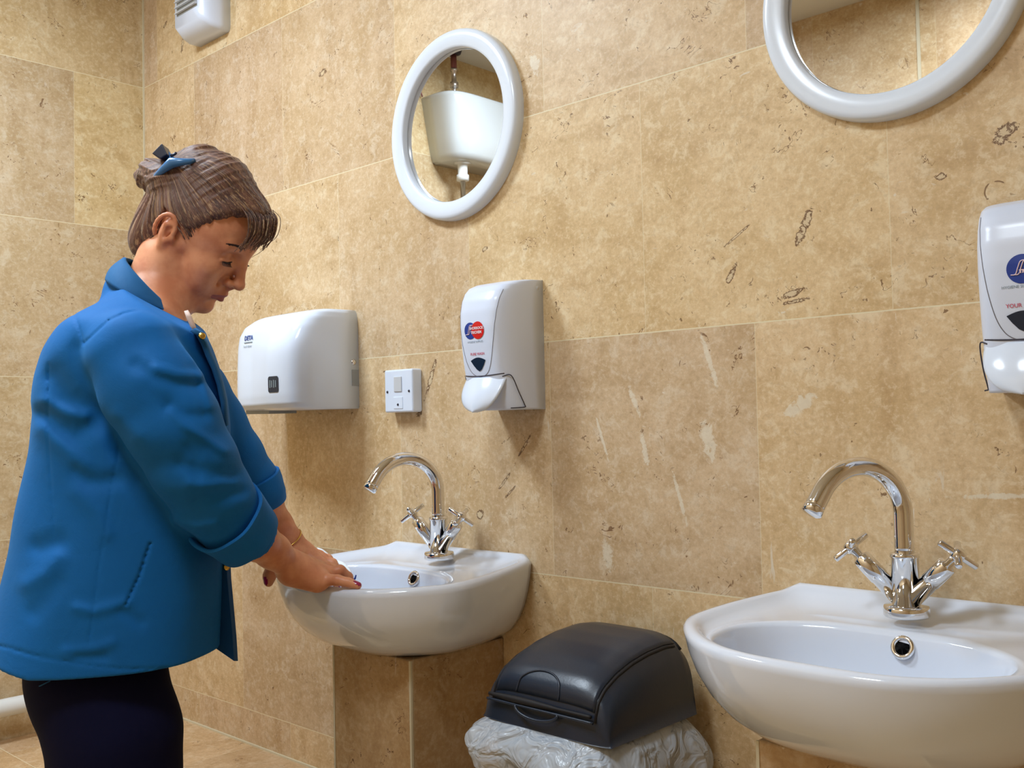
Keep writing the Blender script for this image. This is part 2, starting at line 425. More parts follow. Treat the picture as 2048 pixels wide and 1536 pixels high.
# ceiling lamps (the light sources themselves)
for i, ((lx, ly), sz, pw, c_) in enumerate(LAMPS):
    t = thing('ceiling_light', ['square white ceiling light panel nearer the corner', 'square white ceiling light panel nearer the camera'][i], 'ceiling light', (lx, ly, CEIL), 'square ceiling lights')
    a = sz[0] / 2 + 0.02
    v, f = join([box(lx - a, lx - a + 0.02, ly - a, ly + a, CEIL - 0.04, CEIL), box(lx + a - 0.02, lx + a, ly - a, ly + a, CEIL - 0.04, CEIL),
                 box(lx - a, lx + a, ly - a, ly - a + 0.02, CEIL - 0.04, CEIL), box(lx - a, lx + a, ly + a - 0.02, ly + a, CEIL - 0.04, CEIL)])
    mesh('frame', v, f, M['lamp_body'], t, smooth=False)
    mesh('diffuser', *box(lx - a + 0.02, lx + a - 0.02, ly - a + 0.02, ly + a - 0.02, CEIL - 0.02, CEIL - 0.001), M['lamp_glow'], t, smooth=False)

# ------------------------------------------------------------------ basins
BA, BB, BN, BZ, BW, BS, BN2 = 0.229, 0.339, 3.046, 0.829, 0.215, 0.06, 1.048
def basin_outline(n=220):
    """plan outline (x from centre, y) sampled densely, from the wall on the right round to the wall on the left"""
    pts = []
    for s in np.linspace(1, 0, 20)[:-1]:
        pts.append((BA * (1 - 0.17 * s ** 2), -BW * (1 - s)))
    for t in np.linspace(0, math.pi, n):
        x, y = math.cos(t), math.sin(t)
        pts.append((BA * math.copysign(abs(x) ** (2 / BN), x), -(BW + (BB - BW) * abs(y) ** (2 / BN2))))
    for s in np.linspace(0, 1, 20)[1:]:
        pts.append((-BA * (1 - 0.17 * s ** 2), -BW * (1 - s)))
    return np.array(pts)
OUT = basin_outline()
BC = np.array([0.0, -0.215])
NR = 144
ANG = np.linspace(-math.pi, math.pi, NR, endpoint=False)
def ray_poly(poly, c, ang):
    closed = np.vstack([poly, poly[:1]]); r = []
    for a in ang:
        d = np.array([math.cos(a), math.sin(a)]); best = None
        for i in range(len(closed) - 1):
            p, q = closed[i] - c, closed[i + 1] - c; e = q - p
            den = d[0] * e[1] - d[1] * e[0]
            if abs(den) < 1e-12: continue
            t = (p[0] * e[1] - p[1] * e[0]) / den; s = (p[0] * d[1] - p[1] * d[0]) / den
            if t > 0 and -1e-6 <= s <= 1 + 1e-6: best = t if best is None else max(best, t)
        r.append(best)
    return np.array(r)
R_OUT = ray_poly(OUT, BC, ANG)
_k = np.exp(-np.linspace(-1.8, 1.8, 11) ** 2); _k /= _k.sum()
_s = np.convolve(np.concatenate([R_OUT[-5:], R_OUT, R_OUT[:5]]), _k, 'valid')
R_OUT = np.where(np.sin(ANG) < 0.45, _s, R_OUT)
def super_r(a, ax, ay_up, ay_dn, n):
    c, s = np.cos(a), np.sin(a); ay = np.where(s > 0, ay_up, ay_dn)
    return 1.0 / ((np.abs(c / ax) ** n + np.abs(s / ay) ** n) ** (1 / n))
R_IN = super_r(ANG, 0.172, 0.088, 0.098, 2.35)
R_IN = np.minimum(R_IN, R_OUT - 0.026)
def basin(cx, label, with_cloth=False):
    t = thing('wash_basin', label, 'basin', (cx, -0.17, 0.72), 'white wall basins')
    c = np.array([math.cos(1), 0])
    rings = []
    def ring(r, zf, cy=0.0):
        x = BC[0] + r * np.cos(ANG); y = BC[1] + r * np.sin(ANG) + cy
        y = np.minimum(y, -0.0005)
        return [(cx + x[i], y[i], zf(x[i], y[i])) for i in range(NR)]
    rimz = lambda x, y: BZ + BS * (BB + y)
    ledge = lambda x, y: 0.008 * max(0.0, min(1.0, (y + 0.05) / 0.025)) ** 2 * max(0.0, min(1.0, (0.19 - abs(x)) / 0.015))
    # outer body from the underside upward
    prof = [(0.30, -0.1365), (0.48, -0.1355), (0.62, -0.129), (0.74, -0.115), (0.83, -0.097), (0.90, -0.074), (0.95, -0.049), (0.982, -0.024), (0.994, -0.008)]
    first = True
    for k, dz in prof:
        sc = k
        def outer(k=k, dz=dz):
            x = OUTX * k; y = OUTY * (0.30 + 0.70 * k)
            return [(cx + x[i], min(y[i], -0.0005), rimz(x[i], OUTY[i]) * (0.0) + (BZ + 0.012 + (rimz(x[i], OUTY[i]) - BZ - 0.012) * min(1, k ** 6)) + dz) for i in range(NR)]
        OUTX = BC[0] + R_OUT * np.cos(ANG); OUTY = BC[1] + R_OUT * np.sin(ANG)
        rings.append(outer())
    for r_, dz in ((0.0, 0.0), (0.004, 0.005), (0.011, 0.0065), (0.019, 0.004), (0.024, -0.001)):
        rings.append(ring(R_OUT - r_, lambda x, y, dz=dz: rimz(x, y) + dz + ledge(x, y)))
    # deck between rim and bowl
    ra, rb = R_OUT - 0.026, R_IN + 0.004
    for s in (0.25, 0.6, 0.85):
        rr = ra + (rb - ra) * s
        rings.append(ring(np.maximum(rr, R_IN + 0.004 * (1 - s)), lambda x, y, s=s: rimz(x, y) - 0.004 + ledge(x, y) * (1 - s) - 0.003 * math.sin(s * math.pi)))
    rings.append(ring(R_IN, lambda x, y: rimz(x, y) - 0.005))
    for k, dz in ((0.985, -0.010), (0.965, -0.022), (0.94, -0.040), (0.89, -0.062), (0.80, -0.082), (0.66, -0.096), (0.48, -0.105), (0.28, -0.110), (0.12, -0.112)):
        rings.append(ring(R_IN * k, lambda x, y, dz=dz, k=k: BZ + 0.008 + (rimz(x, y) - BZ - 0.008) * k ** 4 + dz))
    V, F = loft(rings, True, True)
    b = mesh('bowl', V, F, M['ceramic'], t)
    # overflow ring set in the back of the bowl, drain in its floor
    oc = np.array([cx + 0.022, BC[1] + 0.088 * 0.985 - 0.002, BZ - 0.008]); ax = np.array([0, -0.93, 0.37])
    ov = mesh('overflow_ring', *revolve([(0.0085, 0.0005), (0.0095, 0.004), (0.012, 0.0045), (0.0142, 0.003), (0.0148, -0.001), (0.0085, -0.001)], oc, ax, 40, True), M['chrome'], t)
    mesh('overflow_hole', *revolve([(0.0, 0.0012), (0.009, 0.0012)], oc, ax, 32), M['hole'], t)
    mesh('drain', *revolve([(0.0, 0.004), (0.016, 0.004), (0.021, 0.002), (0.022, -0.002)], (cx, BC[1], BZ - 0.103), (0, 0, 1), 32), M['chrome'], t)
    return t
B1, B2 = 1.243, 2.124
basin(B1, 'white ceramic wall basin with the woman\'s hands on its rim')
basin(B2, 'large white ceramic wall basin beside the black bin at right edge')

# ------------------------------------------------------------------ taps
def tap(x, y, z, rot, label):
    t = thing('mixer_tap', label, 'tap', (x, y, z), 'chrome swan neck taps')
    ca, sa = math.cos(rot), math.sin(rot)
    def loc(p):   # local: -Y is the spout direction; rotate spout about vertical
        return np.array([x + p[0] * ca - p[1] * sa, y + p[0] * sa + p[1] * ca, z + p[2]])
    L0 = lambda p: np.array([x + p[0], y + p[1], z + p[2]])
    mesh('base_ring', *revolve([(0.026, 0), (0.0275, 0.002), (0.0275, 0.011), (0.026, 0.0135), (0.017, 0.014)], (x, y, z)), M['chrome'], t)
    mesh('body', *revolve([(0.0165, 0.010), (0.0165, 0.072), (0.0178, 0.073), (0.0178, 0.0765), (0.0165, 0.078), (0.0, 0.078)], (x, y, z)), M['chrome'], t)
    path = [loc((0, 0, h)) for h in np.linspace(0.074, 0.125, 5)]
    R = 0.071
    for a in np.linspace(0, math.radians(150), 26)[1:]:
        path.append(loc((0, -R + R * math.cos(a), 0.125 + R * math.sin(a) * 0.88)))
    d = (path[-1] - path[-2]); d /= np.linalg.norm(d)
    path += [path[-1] + d * 0.012, path[-1] + d * 0.024]
    e = path[-1]
    sp = mesh('spout', *tube(path, 0.0118, 28), M['chrome'], t)
    mesh('aerator', *revolve([(0.0, 0.0025), (0.0095, 0.0025), (0.0122, 0.0015), (0.0124, -0.006), (0.0118, -0.008)], e, d, 28), M['chrome'], sp)
    for s in (-1, 1):
        axs = np.array([s * 0.70, -0.06, 0.71]); axs /= np.linalg.norm(axs)
        c0 = L0((0, 0, 0.014)); r1 = 0.0112
        st = mesh('valve_stem', *revolve([(r1, 0.008), (r1, 0.045), (r1 + 0.0008, 0.0455), (r1 + 0.0008, 0.076), (r1 - 0.001, 0.078), (0.0062, 0.079), (0.0062, 0.090)], c0, axs, 28), M['chrome'], t)
        u, v, _ = frame_of(axs); hc = c0 + axs * 0.095
        a0 = 0.6
        bars = []
        for k in range(2):
            w = math.cos(a0 + k * math.pi / 2) * u + math.sin(a0 + k * math.pi / 2) * v
            bars.append(tube([hc - w * 0.0265, hc - w * 0.0255, hc + w * 0.0255, hc + w * 0.0265], [0.0032, 0.0042, 0.0042, 0.0032], 16))
        bars.append(revolve([(0.0075, -0.006), (0.0085, -0.004), (0.0085, 0.004), (0.007, 0.0065), (0.0, 0.007)], hc, axs, 24))
        mesh('cross_handle', *join(bars), M['chrome'], st)
    return t
tap(B1 + 0.017, -0.065, 0.8480, -0.12, 'chrome swan neck mixer tap beside the woman, under the oval mirror')
tap(B2 + 0.006, -0.078, 0.8480, -0.36, 'chrome swan neck mixer tap on the basin at the right edge')

# ------------------------------------------------------------------ round mirrors
def spotted_mirror():
    m = mat('water_spotted_mirror', (0.70, 0.685, 0.67, 1), 0.012, metal=1.0); g = N(m); nt = m.node_tree; b = nt.nodes['Principled BSDF']
    geo = nt.nodes.new('ShaderNodeNewGeometry'); vo = nt.nodes.new('ShaderNodeTexVoronoi'); vo.inputs['Scale'].default_value = 38.0
    nt.links.new(geo.outputs['Position'], vo.inputs['Vector'])
    r_ = g.sep(vo.outputs['Color'])
    k = g.m('MULTIPLY', g.m('LESS_THAN', vo.outputs['Distance'], g.m('MULTIPLY', r_[1], 0.14)), g.m('GREATER_THAN', r_[0], 0.70))
    nt.links.new(g.m('SUBTRACT', 1.0, g.m('MULTIPLY', k, 0.85)), b.inputs['Metallic']); nt.links.new(g.m('ADD', 0.012, g.m('MULTIPLY', k, 0.6)), b.inputs['Roughness'])
    return m
M['mirror_spotted'] = spotted_mirror()
def mirror(cx, cz, rx, rz, label, glass):
    t = thing('wall_mirror', label, 'mirror', (cx, 0, cz), 'round white framed mirrors')
    n = 96; w = 0.035; rings = []
    prof = [(0.0, 0.0), (0.0, 0.014), (0.0015, 0.0185), (0.0045, 0.0215), (0.009, 0.0230), (0.018, 0.0228), (w - 0.005, 0.0205), (w - 0.0015, 0.0190), (w, 0.0165), (w + 0.0005, 0.006), (w, 0.0)]
    for ins, dy in prof:
        rings.append([(cx + (rx - ins) * math.cos(a), -dy, cz + (rz - ins) * math.sin(a)) for a in np.linspace(0, 2 * math.pi, n, endpoint=False)])
    rings.append(rings[0])
    mesh('frame', *loft(rings, False, False), M['frame'], t)
    g = [[(cx + (rx - w - 0.001) * k * math.cos(a), -0.0065, cz + (rz - w - 0.001) * k * math.sin(a)) for a in np.linspace(0, 2 * math.pi, n, endpoint=False)] for k in (1.0, 0.02)]
    mesh('mirror_glass', *loft(g, False, True), glass, t, smooth=False)
mirror(1.262, 1.665, 0.174, 0.181, 'oval white framed mirror reflecting the cistern', M['mirror'])
mirror(2.106, 1.672, 0.182, 0.182, 'round white framed mirror cut off by the top right corner', M['mirror_spotted'])

# ------------------------------------------------------------------ soap dispensers
def interp_smooth(x, xp, fp):
    return float(np.interp(x, xp, fp))
DZ = [0.0, 0.012, 0.030, 0.055, 0.085, 0.115, 0.145, 0.170, 0.190, 0.205, 0.215, 0.222, 0.2255, 0.227]
DP = [0.082, 0.088, 0.094, 0.100, 0.106, 0.110, 0.1125, 0.1115, 0.107, 0.099, 0.088, 0.070, 0.045, 0.0]
def dispenser(xr, z0, label, style):
    w = 0.058; cx = xr - w
    t = thing('soap_dispenser', label, 'soap dispenser', (cx, 0, z0), 'white wall soap dispensers')
    nn = 4.6
    def depth(z): return interp_smooth(z - z0, DZ, DP)
    def surf(x, z):
        k = min(1.0, abs((x - cx) / w)); return -depth(z) * (1 - k ** nn) ** (1 / nn)
    zs = []
    for i in range(len(DZ) - 1): zs += list(np.linspace(DZ[i], DZ[i + 1], 5)[:-1])
    zs.append(DZ[-1] - 0.0002)
    rings = []
    for h in zs:
        d = max(0.0012, interp_smooth(h, DZ, DP)); r = []
        for a in np.linspace(0, math.pi, 56):
            c, s = math.cos(a), math.sin(a)
            r.append((cx + w * math.copysign(abs(c) ** (2 / nn), c), -d * abs(s) ** (2 / nn) if abs(s) > 1e-6 else 0.0, z0 + h))
        rings.append(r)
    body = mesh('casing', *loft(rings), M['white_plastic'], t)
    # fine seam of the front panel
    path = []
    for a in np.linspace(0, 1, 60):
        hz = 0.210 - 0.15 * min(1, a / 0.5) if a <= 0.5 else 0.060 + 0.15 * (a - 0.5) / 0.5
        k = (0.210 - hz) / 0.15
        half = (0.050 - 0.030 * k ** 2.2) if k < 1 else 0.020
        path.append((half if a <= 0.5 else -half, hz))
    pts = [(0.047, 0.205), (0.045, 0.18), (0.042, 0.15), (0.037, 0.115), (0.030, 0.085), (0.022, 0.068), (0.012, 0.060), (0.0, 0.0575)]
    pts = pts + [(-a, b) for a, b in pts[::-1][1:]]
    sp = smooth_path([np.array([a, b, 0]) for a, b in pts], 8)
    P3 = [np.array([cx + p[0], surf(cx + p[0], z0 + p[1]) - 0.0001, z0 + p[1]]) for p in sp]
    mesh('panel_seam', *tube(P3, 0.00055, 8), M['seam'], t)
    # level window
    wv = []
    for a in np.linspace(0, 1, 16): wv.append((-0.018 + 0.036 * a, 0.0855 + 0.005 * math.sin(a * math.pi)))
    wv += [(0.0125, 0.0775), (0.006, 0.070), (0.0, 0.0668), (-0.006, 0.070), (-0.0125, 0.0775)]
    n = len(wv); V = [(0, 0.080, 0)] + [(a, b, 0) for a, b in wv]
    F = [(0, 1 + i, 1 + (i + 1) % n) for i in range(n)]
    v, f = [(cx + p[0], surf(cx + p[0], z0 + p[1]) - 0.0008, z0 + p[1]) for p in V], F
    mesh('level_window', v, f, M['dark_window'], t)
    # round badge
    bz = z0 + 0.137; lift = 0.0006
    if style == 0:
        mesh('badge', *on_front(poly_disc(0.0145), cx - 0.0125, bz, surf, 0.0005), M['blue'], t, False)
        bd = mesh('badge', *on_front(poly_disc(0.0150), cx + 0.006, bz, surf, 0.0009), M['red'], t, False)
        tag(bd, 'red round badge')
        mesh('badge_lettering', *on_front(text_mesh('SHORROCK', 0.0062, 0.0003), cx + 0.0035, bz + 0.0036, surf, 0.0013), M['print_white'], t, False)
        mesh('badge_lettering', *on_front(text_mesh('TRICHEM', 0.0062, 0.0003), cx + 0.0025, bz - 0.0036, surf, 0.0013), M['print_white'], t, False)
        sx = cx - 0.0165
    else:
        mesh('badge', *on_front(poly_disc(0.0165), cx + 0.002, bz, surf, 0.0005), M['blue'], t, False)
        mesh('badge_lettering', *on_front(text_mesh('TRICHEM', 0.0052, 0.0003), cx + 0.010, bz - 0.003, surf, 0.0013), M['print_white'], t, False)
        sx = cx - 0.003
    sw = smooth_path([np.array(p) for p in [(sx - 0.007, 0, -0.006), (sx - 0.002, 0, -0.0055), (sx + 0.001, 0, 0.002), (sx + 0.004, 0, 0.0085), (sx + 0.0085, 0, 0.0095)]], 8)
    for dx in (0.0, 0.0035):
        mesh('badge_swoosh', *tube([np.array([p[0] + dx, surf(p[0] + dx, bz + p[2]) - 0.0009, bz + p[2]]) for p in sw], 0.0006, 6), M['print_white'], t)
    mesh('caption', *on_front(text_mesh('HYGIENE SUPPLIES', 0.0046), cx - 0.002, bz - 0.0195, surf), M['print_grey'], t, False)
    mesh('caption', *on_front(text_mesh('YOUR  SOAP' if style else 'PURE WASH', 0.0062, 0.0001), cx, z0 + 0.0965, surf), M['print_red_soft'], t, False)
    # push lever: curved paddle
    rings = []
    for side in (0, 1):
        grid = []
        for a in np.linspace(0, 1, 22):
            half = 0.0480 * math.sqrt(max(0.0, 1 - max(0, (a - 0.15) / 0.85) ** 2.3)) + 0.0006
            yy = -(0.103 + 0.020 * math.sin(a * math.pi * 0.5)); zz = z0 + 0.0560 - 0.060 * a
            row = []
            for s in np.linspace(-1, 1, 25):
                row.append((cx + half * s, yy + 0.018 * s * s * (1 - 0.55 * a) + side * 0.0035, zz + 0.004 * s * s * (1 - a)))
            grid.append(row)
        rings.append(grid)
    V = []; F = []; nc = 25; nr = 22
    for grid in rings:
        for row in grid: V += row
    for k, base in enumerate((0, nr * nc)):
        for i in range(nr - 1):
            for j in range(nc - 1):
                q = (base + i * nc + j, base + i * nc + j + 1, base + (i + 1) * nc + j + 1, base + (i + 1) * nc + j)
                F.append(q if k == 0 else q[::-1])
    edge = [j for j in range(nc)] + [i * nc + nc - 1 for i in range(1, nr)] + [(nr - 1) * nc + j for j in range(nc - 2, -1, -1)] + [i * nc for i in range(nr - 2, 0, -1)]
    for i in range(len(edge)):
        a_, b_ = edge[i], edge[(i + 1) % len(edge)]
        F.append((a_, a_ + nr * nc, b_ + nr * nc, b_))
    lever = mesh('push_lever', V, F, M['white_gloss'], t)
    tp = [np.array([cx + 0.047 * s, surf(cx + 0.047 * s, z0 + 0.058) - 0.0004, z0 + 0.0585 + 0.003 * s * s]) for s in np.linspace(-1, 1, 20)]
    mesh('lever_gap', *tube(tp, 0.0010, 8), M['darkgap'], t)
    # cheeks of the lever slot and their dark gap on each side
    for s in (-1, 1):
        xs = cx + s * (w + 0.0002)
        pth = [np.array([cx + s * 0.044, surf(cx + s * 0.044, z0 + 0.053) - 0.0006, z0 + 0.0565]), np.array([cx + s * 0.0555, -0.083, z0 + 0.0575]), np.array([xs, -0.068, z0 + 0.030]), np.array([xs, -0.054, z0 + 0.008]), np.array([xs, -0.053, z0 + 0.004]), np.array([xs - s * 0.001, -0.066, z0 + 0.003]), np.array([xs - s * 0.006, -0.082, z0 + 0.0025])]
        mesh('lever_gap', *tube(smooth_path(pth, 6), 0.0009, 8), M['darkgap'], t)
    mesh('key_mark', *revolve([(0, 0.0012), (0.0035, 0.001), (0.004, 0)], (cx + w - 0.0005, -0.014, z0 + 0.212), (1, 0, 0.0), 20), M['light_grey'], t)
    return t
dispenser(1.472, 1.119, 'white soap dispenser with red and blue round badges, right of the switch', 0)
dispenser(2.344, 1.121, 'white soap dispenser with blue round badge, cut off by right edge', 1)

# ------------------------------------------------------------------ hand dryer
def hand_dryer():
    X0, X1, Zb, Zt = 0.672, 0.947, 1.132, 1.343
    t = thing('hand_dryer', 'white rounded wall mounted hand dryer behind the woman', 'hand dryer', (0.81, 0, Zb))
    cx, hw = (X0 + X1) / 2, (X1 - X0) / 2
    def pillar(x):
        s = lambda a, b, v: (lambda k: k * k * (3 - 2 * k))(max(0.0, min(1.0, (v - a) / (b - a))))
        return s(0.786, 0.812, x) * (1 - 0.0 * s(0.915, 0.94, x))
    HZ = [0.0, 0.004, 0.012, 0.03, 0.06, 0.10, 0.14, 0.17, 0.190, 0.202, 0.2085, 0.211]
    HP = [0.118, 0.133, 0.141, 0.1435, 0.144, 0.143, 0.141, 0.137, 0.128, 0.112, 0.085, 0.0]
    WX = [0.985, 0.995, 1.0, 1.0, 1.0, 1.0, 1.0, 0.995, 0.985, 0.965, 0.93, 0.85]
    def dep(h, x):
        pk = 0.024 * pillar(x) * (1 - min(1, max(0, (h - 0.12) / 0.075)) ** 1.5)
        return interp_smooth(h, HZ, HP) + pk
    nn = 7.0
    def surf(x, z):
        k = min(1.0, abs(x - cx) / hw); return -dep(z - Zb, x) * (1 - k ** nn) ** (1 / nn)
    hs = []
    for i in range(len(HZ) - 1): hs += list(np.linspace(HZ[i], HZ[i + 1], 5)[:-1])
    hs.append(HZ[-1])
    rings = []
    for h in hs:
        kx = interp_smooth(h, HZ, WX); r = []
        for a in np.linspace(0, math.pi, 110):
            c, s = math.cos(a), math.sin(a)
            x = cx + hw * kx * math.copysign(abs(c) ** (2 / nn), c)
            # the left end rounds off more at the top
            if x < cx: x = cx - (cx - x) * (1 - 0.10 * max(0, (h - 0.15) / 0.06) ** 2)
            top = Zb + h - (0.030 * max(0.0, (cx - 0.02 - x) / hw) ** 2.0) * (h / 0.211) ** 3
            r.append((x, -max(0.0008, dep(h, x)) * abs(s) ** (2 / nn) if abs(s) > 1e-6 else 0.0, top))
        rings.append(r)
    mesh('casing', *loft(rings), M['white_gloss'], t)
    # intake lip under the front
    mesh('air_outlet', *box(0.70, 0.79, -0.120, -0.05, Zb - 0.006, Zb + 0.002), M['grey_plastic'], t, False)
    # proximity sensor
    def rrect(w, h, r, n=6):
        o = []
        for cx_, cy_, a0 in ((w / 2 - r, h / 2 - r, 0), (-w / 2 + r, h / 2 - r, 90), (-w / 2 + r, -h / 2 + r, 180), (w / 2 - r, -h / 2 + r, 270)):
            for k in range(n + 1):
                a = math.radians(a0 + 90 * k / n); o.append((cx_ + r * math.cos(a), cy_ + r * math.sin(a), 0))
        return [(0, 0, 0)] + o, [(0, 1 + i, 1 + (i + 1) % len(o)) for i in range(len(o))]
    sx, sz = 0.881, Zb + 0.052
    mesh('sensor_window', *on_front(rrect(0.035, 0.033, 0.005), sx, sz, surf, 0.0012), M['dark_window'], t, False)
    for k, dx in enumerate((-0.010, -0.004, 0.003, 0.0095)):
        mesh('sensor_mark', *on_front(rect(0.0036, 0.016 - 0.002 * (k % 2), 1, 1), sx + dx, sz + 0.001, surf, 0.0016), M['print_grey'], t, False)
    mesh('maker_lettering', *on_front(text_mesh('DETA', 0.0135, 0.0005), 0.745, 1.2895, surf, 0.0010), M['deta_blue'], t, False)
    mesh('underline', *on_front(rect(0.033, 0.0022, 4, 1), 0.745, 1.2800, surf, 0.0010), M['print_grey'], t, False)
    mesh('small_print', *on_front(text_mesh('hand dryer', 0.0075), 0.744, 1.2715, surf, 0.0010), M['print_grey'], t, False)
    # lock and rating plate on the right side
    mesh('lock', *revolve([(0, 0.004), (0.003, 0.004), (0.0058, 0.0028), (0.0065, 0.0)], (X1 - 0.0020, -0.013, Zb + 0.098), (1, 0, 0), 24), M['chrome'], t)
    mesh('rating_plate', *box(X1 - 0.004, X1 + 0.0008, -0.019, -0.001, Zb + 0.048, Zb + 0.082), M['grey_plastic'], t, False)
hand_dryer()

# ------------------------------------------------------------------ fused switch
def fused_switch():
    x0, x1, z0, z1, d = 1.062, 1.148, 1.121, 1.2065, 0.026
    t = thing('fused_switch', 'square white fused wall switch between dryer and dispenser', 'switch', (1.105, 0, 1.12))
    bevel(mesh('switch_box', *box(x0, x1, -d, 0, z0, z1), M['white_gloss'], t, False), 0.004, 4)
    cx = (x0 + x1) / 2
    bevel(mesh('rocker', *box(cx - 0.0115, cx + 0.0115, -d - 0.002, -d + 0.002, 1.162, 1.192), M['light_grey'], t, False), 0.001)
    bevel(mesh('fuse_carrier', *box(cx - 0.014, cx + 0.014, -d - 0.0012, -d + 0.002, 1.128, 1.152), M['white_gloss'], t, False), 0.001)
    for sx, sz in ((x0 + 0.010, 1.1625), (x1 - 0.010, 1.1625), (cx, 1.1365)):
        mesh('screw', *revolve([(0, 0.0015), (0.002, 0.0014), (0.0026, 0.0)], (sx, -d - 0.0003 - (0.0009 if abs(sx - cx) < 0.01 else 0), sz), (0, -1, 0), 16), M['darkgap'], t)
fused_switch()

# ------------------------------------------------------------------ extractor fan
def extractor():
    t = thing('extractor_fan', 'white louvred extractor fan high in the corner at top', 'extractor fan', (0.40, 0, 2.08))
    x0, x1, z0, z1, d = 0.300, 0.455, 2.080, 2.245, 0.075
    fx0, fx1 = 0.318, 0.440
    rings = []
    for (a, b, c0, c1, y) in ((x0, x1, z0, z1, 0.0), (x0, x1, z0, z1, -0.030), (x0 + 0.004, x1 - 0.004, z0 + 0.006, z1 - 0.006, -0.048), (fx0, fx1, z0 + 0.020, z1 - 0.02, -d)):
        r = 0.012; o = []
        for cx_, cz_, a0 in ((b - r, c1 - r, 0), (a + r, c1 - r, 90), (a + r, c0 + r, 180), (b - r, c0 + r, 270)):
            for k in range(5):
                an = math.radians(a0 + 90 * k / 4); o.append((cx_ + r * math.cos(an), y, cz_ + r * math.sin(an)))
        rings.append(o)
    mesh('housing', *loft(rings), M['white_plastic'], t)
    mesh('grille_recess', *box(0.330, 0.428, -d - 0.001, -d + 0.01, 2.132, 2.215), M['grey_plastic'], t, False)
    for k in range(6):
        z = 2.137 + k * 0.0145
        v = [(0.330, -d - 0.001, z), (0.428, -d - 0.001, z), (0.428, -d - 0.009, z - 0.001), (0.330, -d - 0.009, z - 0.001),
             (0.330, -d - 0.001, z + 0.008), (0.428, -d - 0.001, z + 0.008), (0.428, -d - 0.0095, z + 0.0005), (0.330, -d - 0.0095, z + 0.0005)]
        f = [(0, 1, 2, 3), (7, 6, 5, 4), (3, 2, 6, 7), (0, 3, 7, 4), (1, 5, 6, 2), (0, 4, 5, 1)]
        mesh('louvre', v, f, M['light_grey'], t, False)
    mesh('indicator', *revolve([(0.0045, 0.0), (0.0055, 0.0012), (0.0065, 0.0)], (0.379, -d + 0.004, 2.115), (0, -1, -0.35), 20), M['light_grey'], t)
extractor()

# ------------------------------------------------------------------ pipe on the left wall
v, f = tube([(0.042, -1.70, 0.428), (0.042, -0.335, 0.430), (0.042, -0.325, 0.430)], [0.0215, 0.0215, 0.021], 32)
tag(mesh('waste_pipe', v, f, M['pipe_white'], None), 'white plastic waste pipe along the left wall, behind the woman\'s legs', 'pipe')

# ------------------------------------------------------------------ cistern and its pipes (seen in the mirror)
def cistern():
    t = thing('toilet_cistern', 'white high level cistern reflected in the oval mirror', 'cistern', (0.0, -1.25, 2.02))
    rings = []
    for k, (z, yn, dx) in enumerate(((2.020, 0.160, 0.115), (2.026, 0.172, 0.135), (2.045, 0.180, 0.146), (2.10, 0.192, 0.152), (2.17, 0.206, 0.158), (2.235, 0.218, 0.162), (2.246, 0.220, 0.160), (2.252, 0.214, 0.152))):
        r = []
        for a in np.linspace(-math.pi / 2, math.pi / 2, 48):
            c, s = math.cos(a), math.sin(a); nn = 5.0
            r.append((dx * abs(c) ** (2 / nn) if abs(c) > 1e-6 else 0.0, -1.265 + yn * math.copysign(abs(s) ** (2 / nn), s), z))
        rings.append(r)
    mesh('tank', *loft(rings), M['tank'], t)
    c = mesh('flush_outlet', *revolve([(0.030, 0.0), (0.030, -0.006), (0.018, -0.007), (0.017, -0.045), (0.022, -0.046), (0.022, -0.066), (0.014, -0.068)], (0.085, -1.16, 2.022), (0, 0, 1), 32), M['pipe_white'], t)
    mesh('flush_pipe', *tube([(0.085, -1.16, 1.96), (0.085, -1.16, 0.9)], 0.0095, 20), M['chrome'], t)
cistern()
t = thing('supply_pipe', 'copper supply pipe with chrome valve dropping from the ceiling to the cistern', 'pipe', (0.06, -1.15, 2.25))
mesh('copper_tube', *tube([(0.06, -1.15, CEIL), (0.06, -1.15, 2.36)], 0.011, 20), M['copper'], t)
mesh('ceiling_collar', *revolve([(0.012, 0), (0.030, -0.001), (0.026, -0.012), (0.012, -0.016)], (0.06, -1.15, CEIL), (0, 0, 1), 24), M['darkgap'], t)
mesh('valve', *revolve([(0.009, 0.0), (0.013, 0.004), (0.013, 0.02), (0.008, 0.024), (0.008, 0.040), (0.015, 0.044), (0.015, 0.062), (0.009, 0.066), (0.009, 0.10), (0.014, 0.104), (0.012, 0.112)], (0.06, -1.15, 2.252), (0, 0, 1), 24), M['brushed'], t)
v, f = tube(smooth_path([(0.004, -0.90, 2.245), (0.006, -0.95, 2.262), (0.006, -0.975, 2.262), (0.008, -0.99, 2.285), (0.010, -1.02, 2.290), (0.010, -1.035, 2.265), (0.012, -1.04, 2.250)], 8), 0.0028, 8)
tag(mesh('loose_cable', v, f, M['copper'], None), 'thin brown loose cable curling on the wall above the cistern', 'cable')

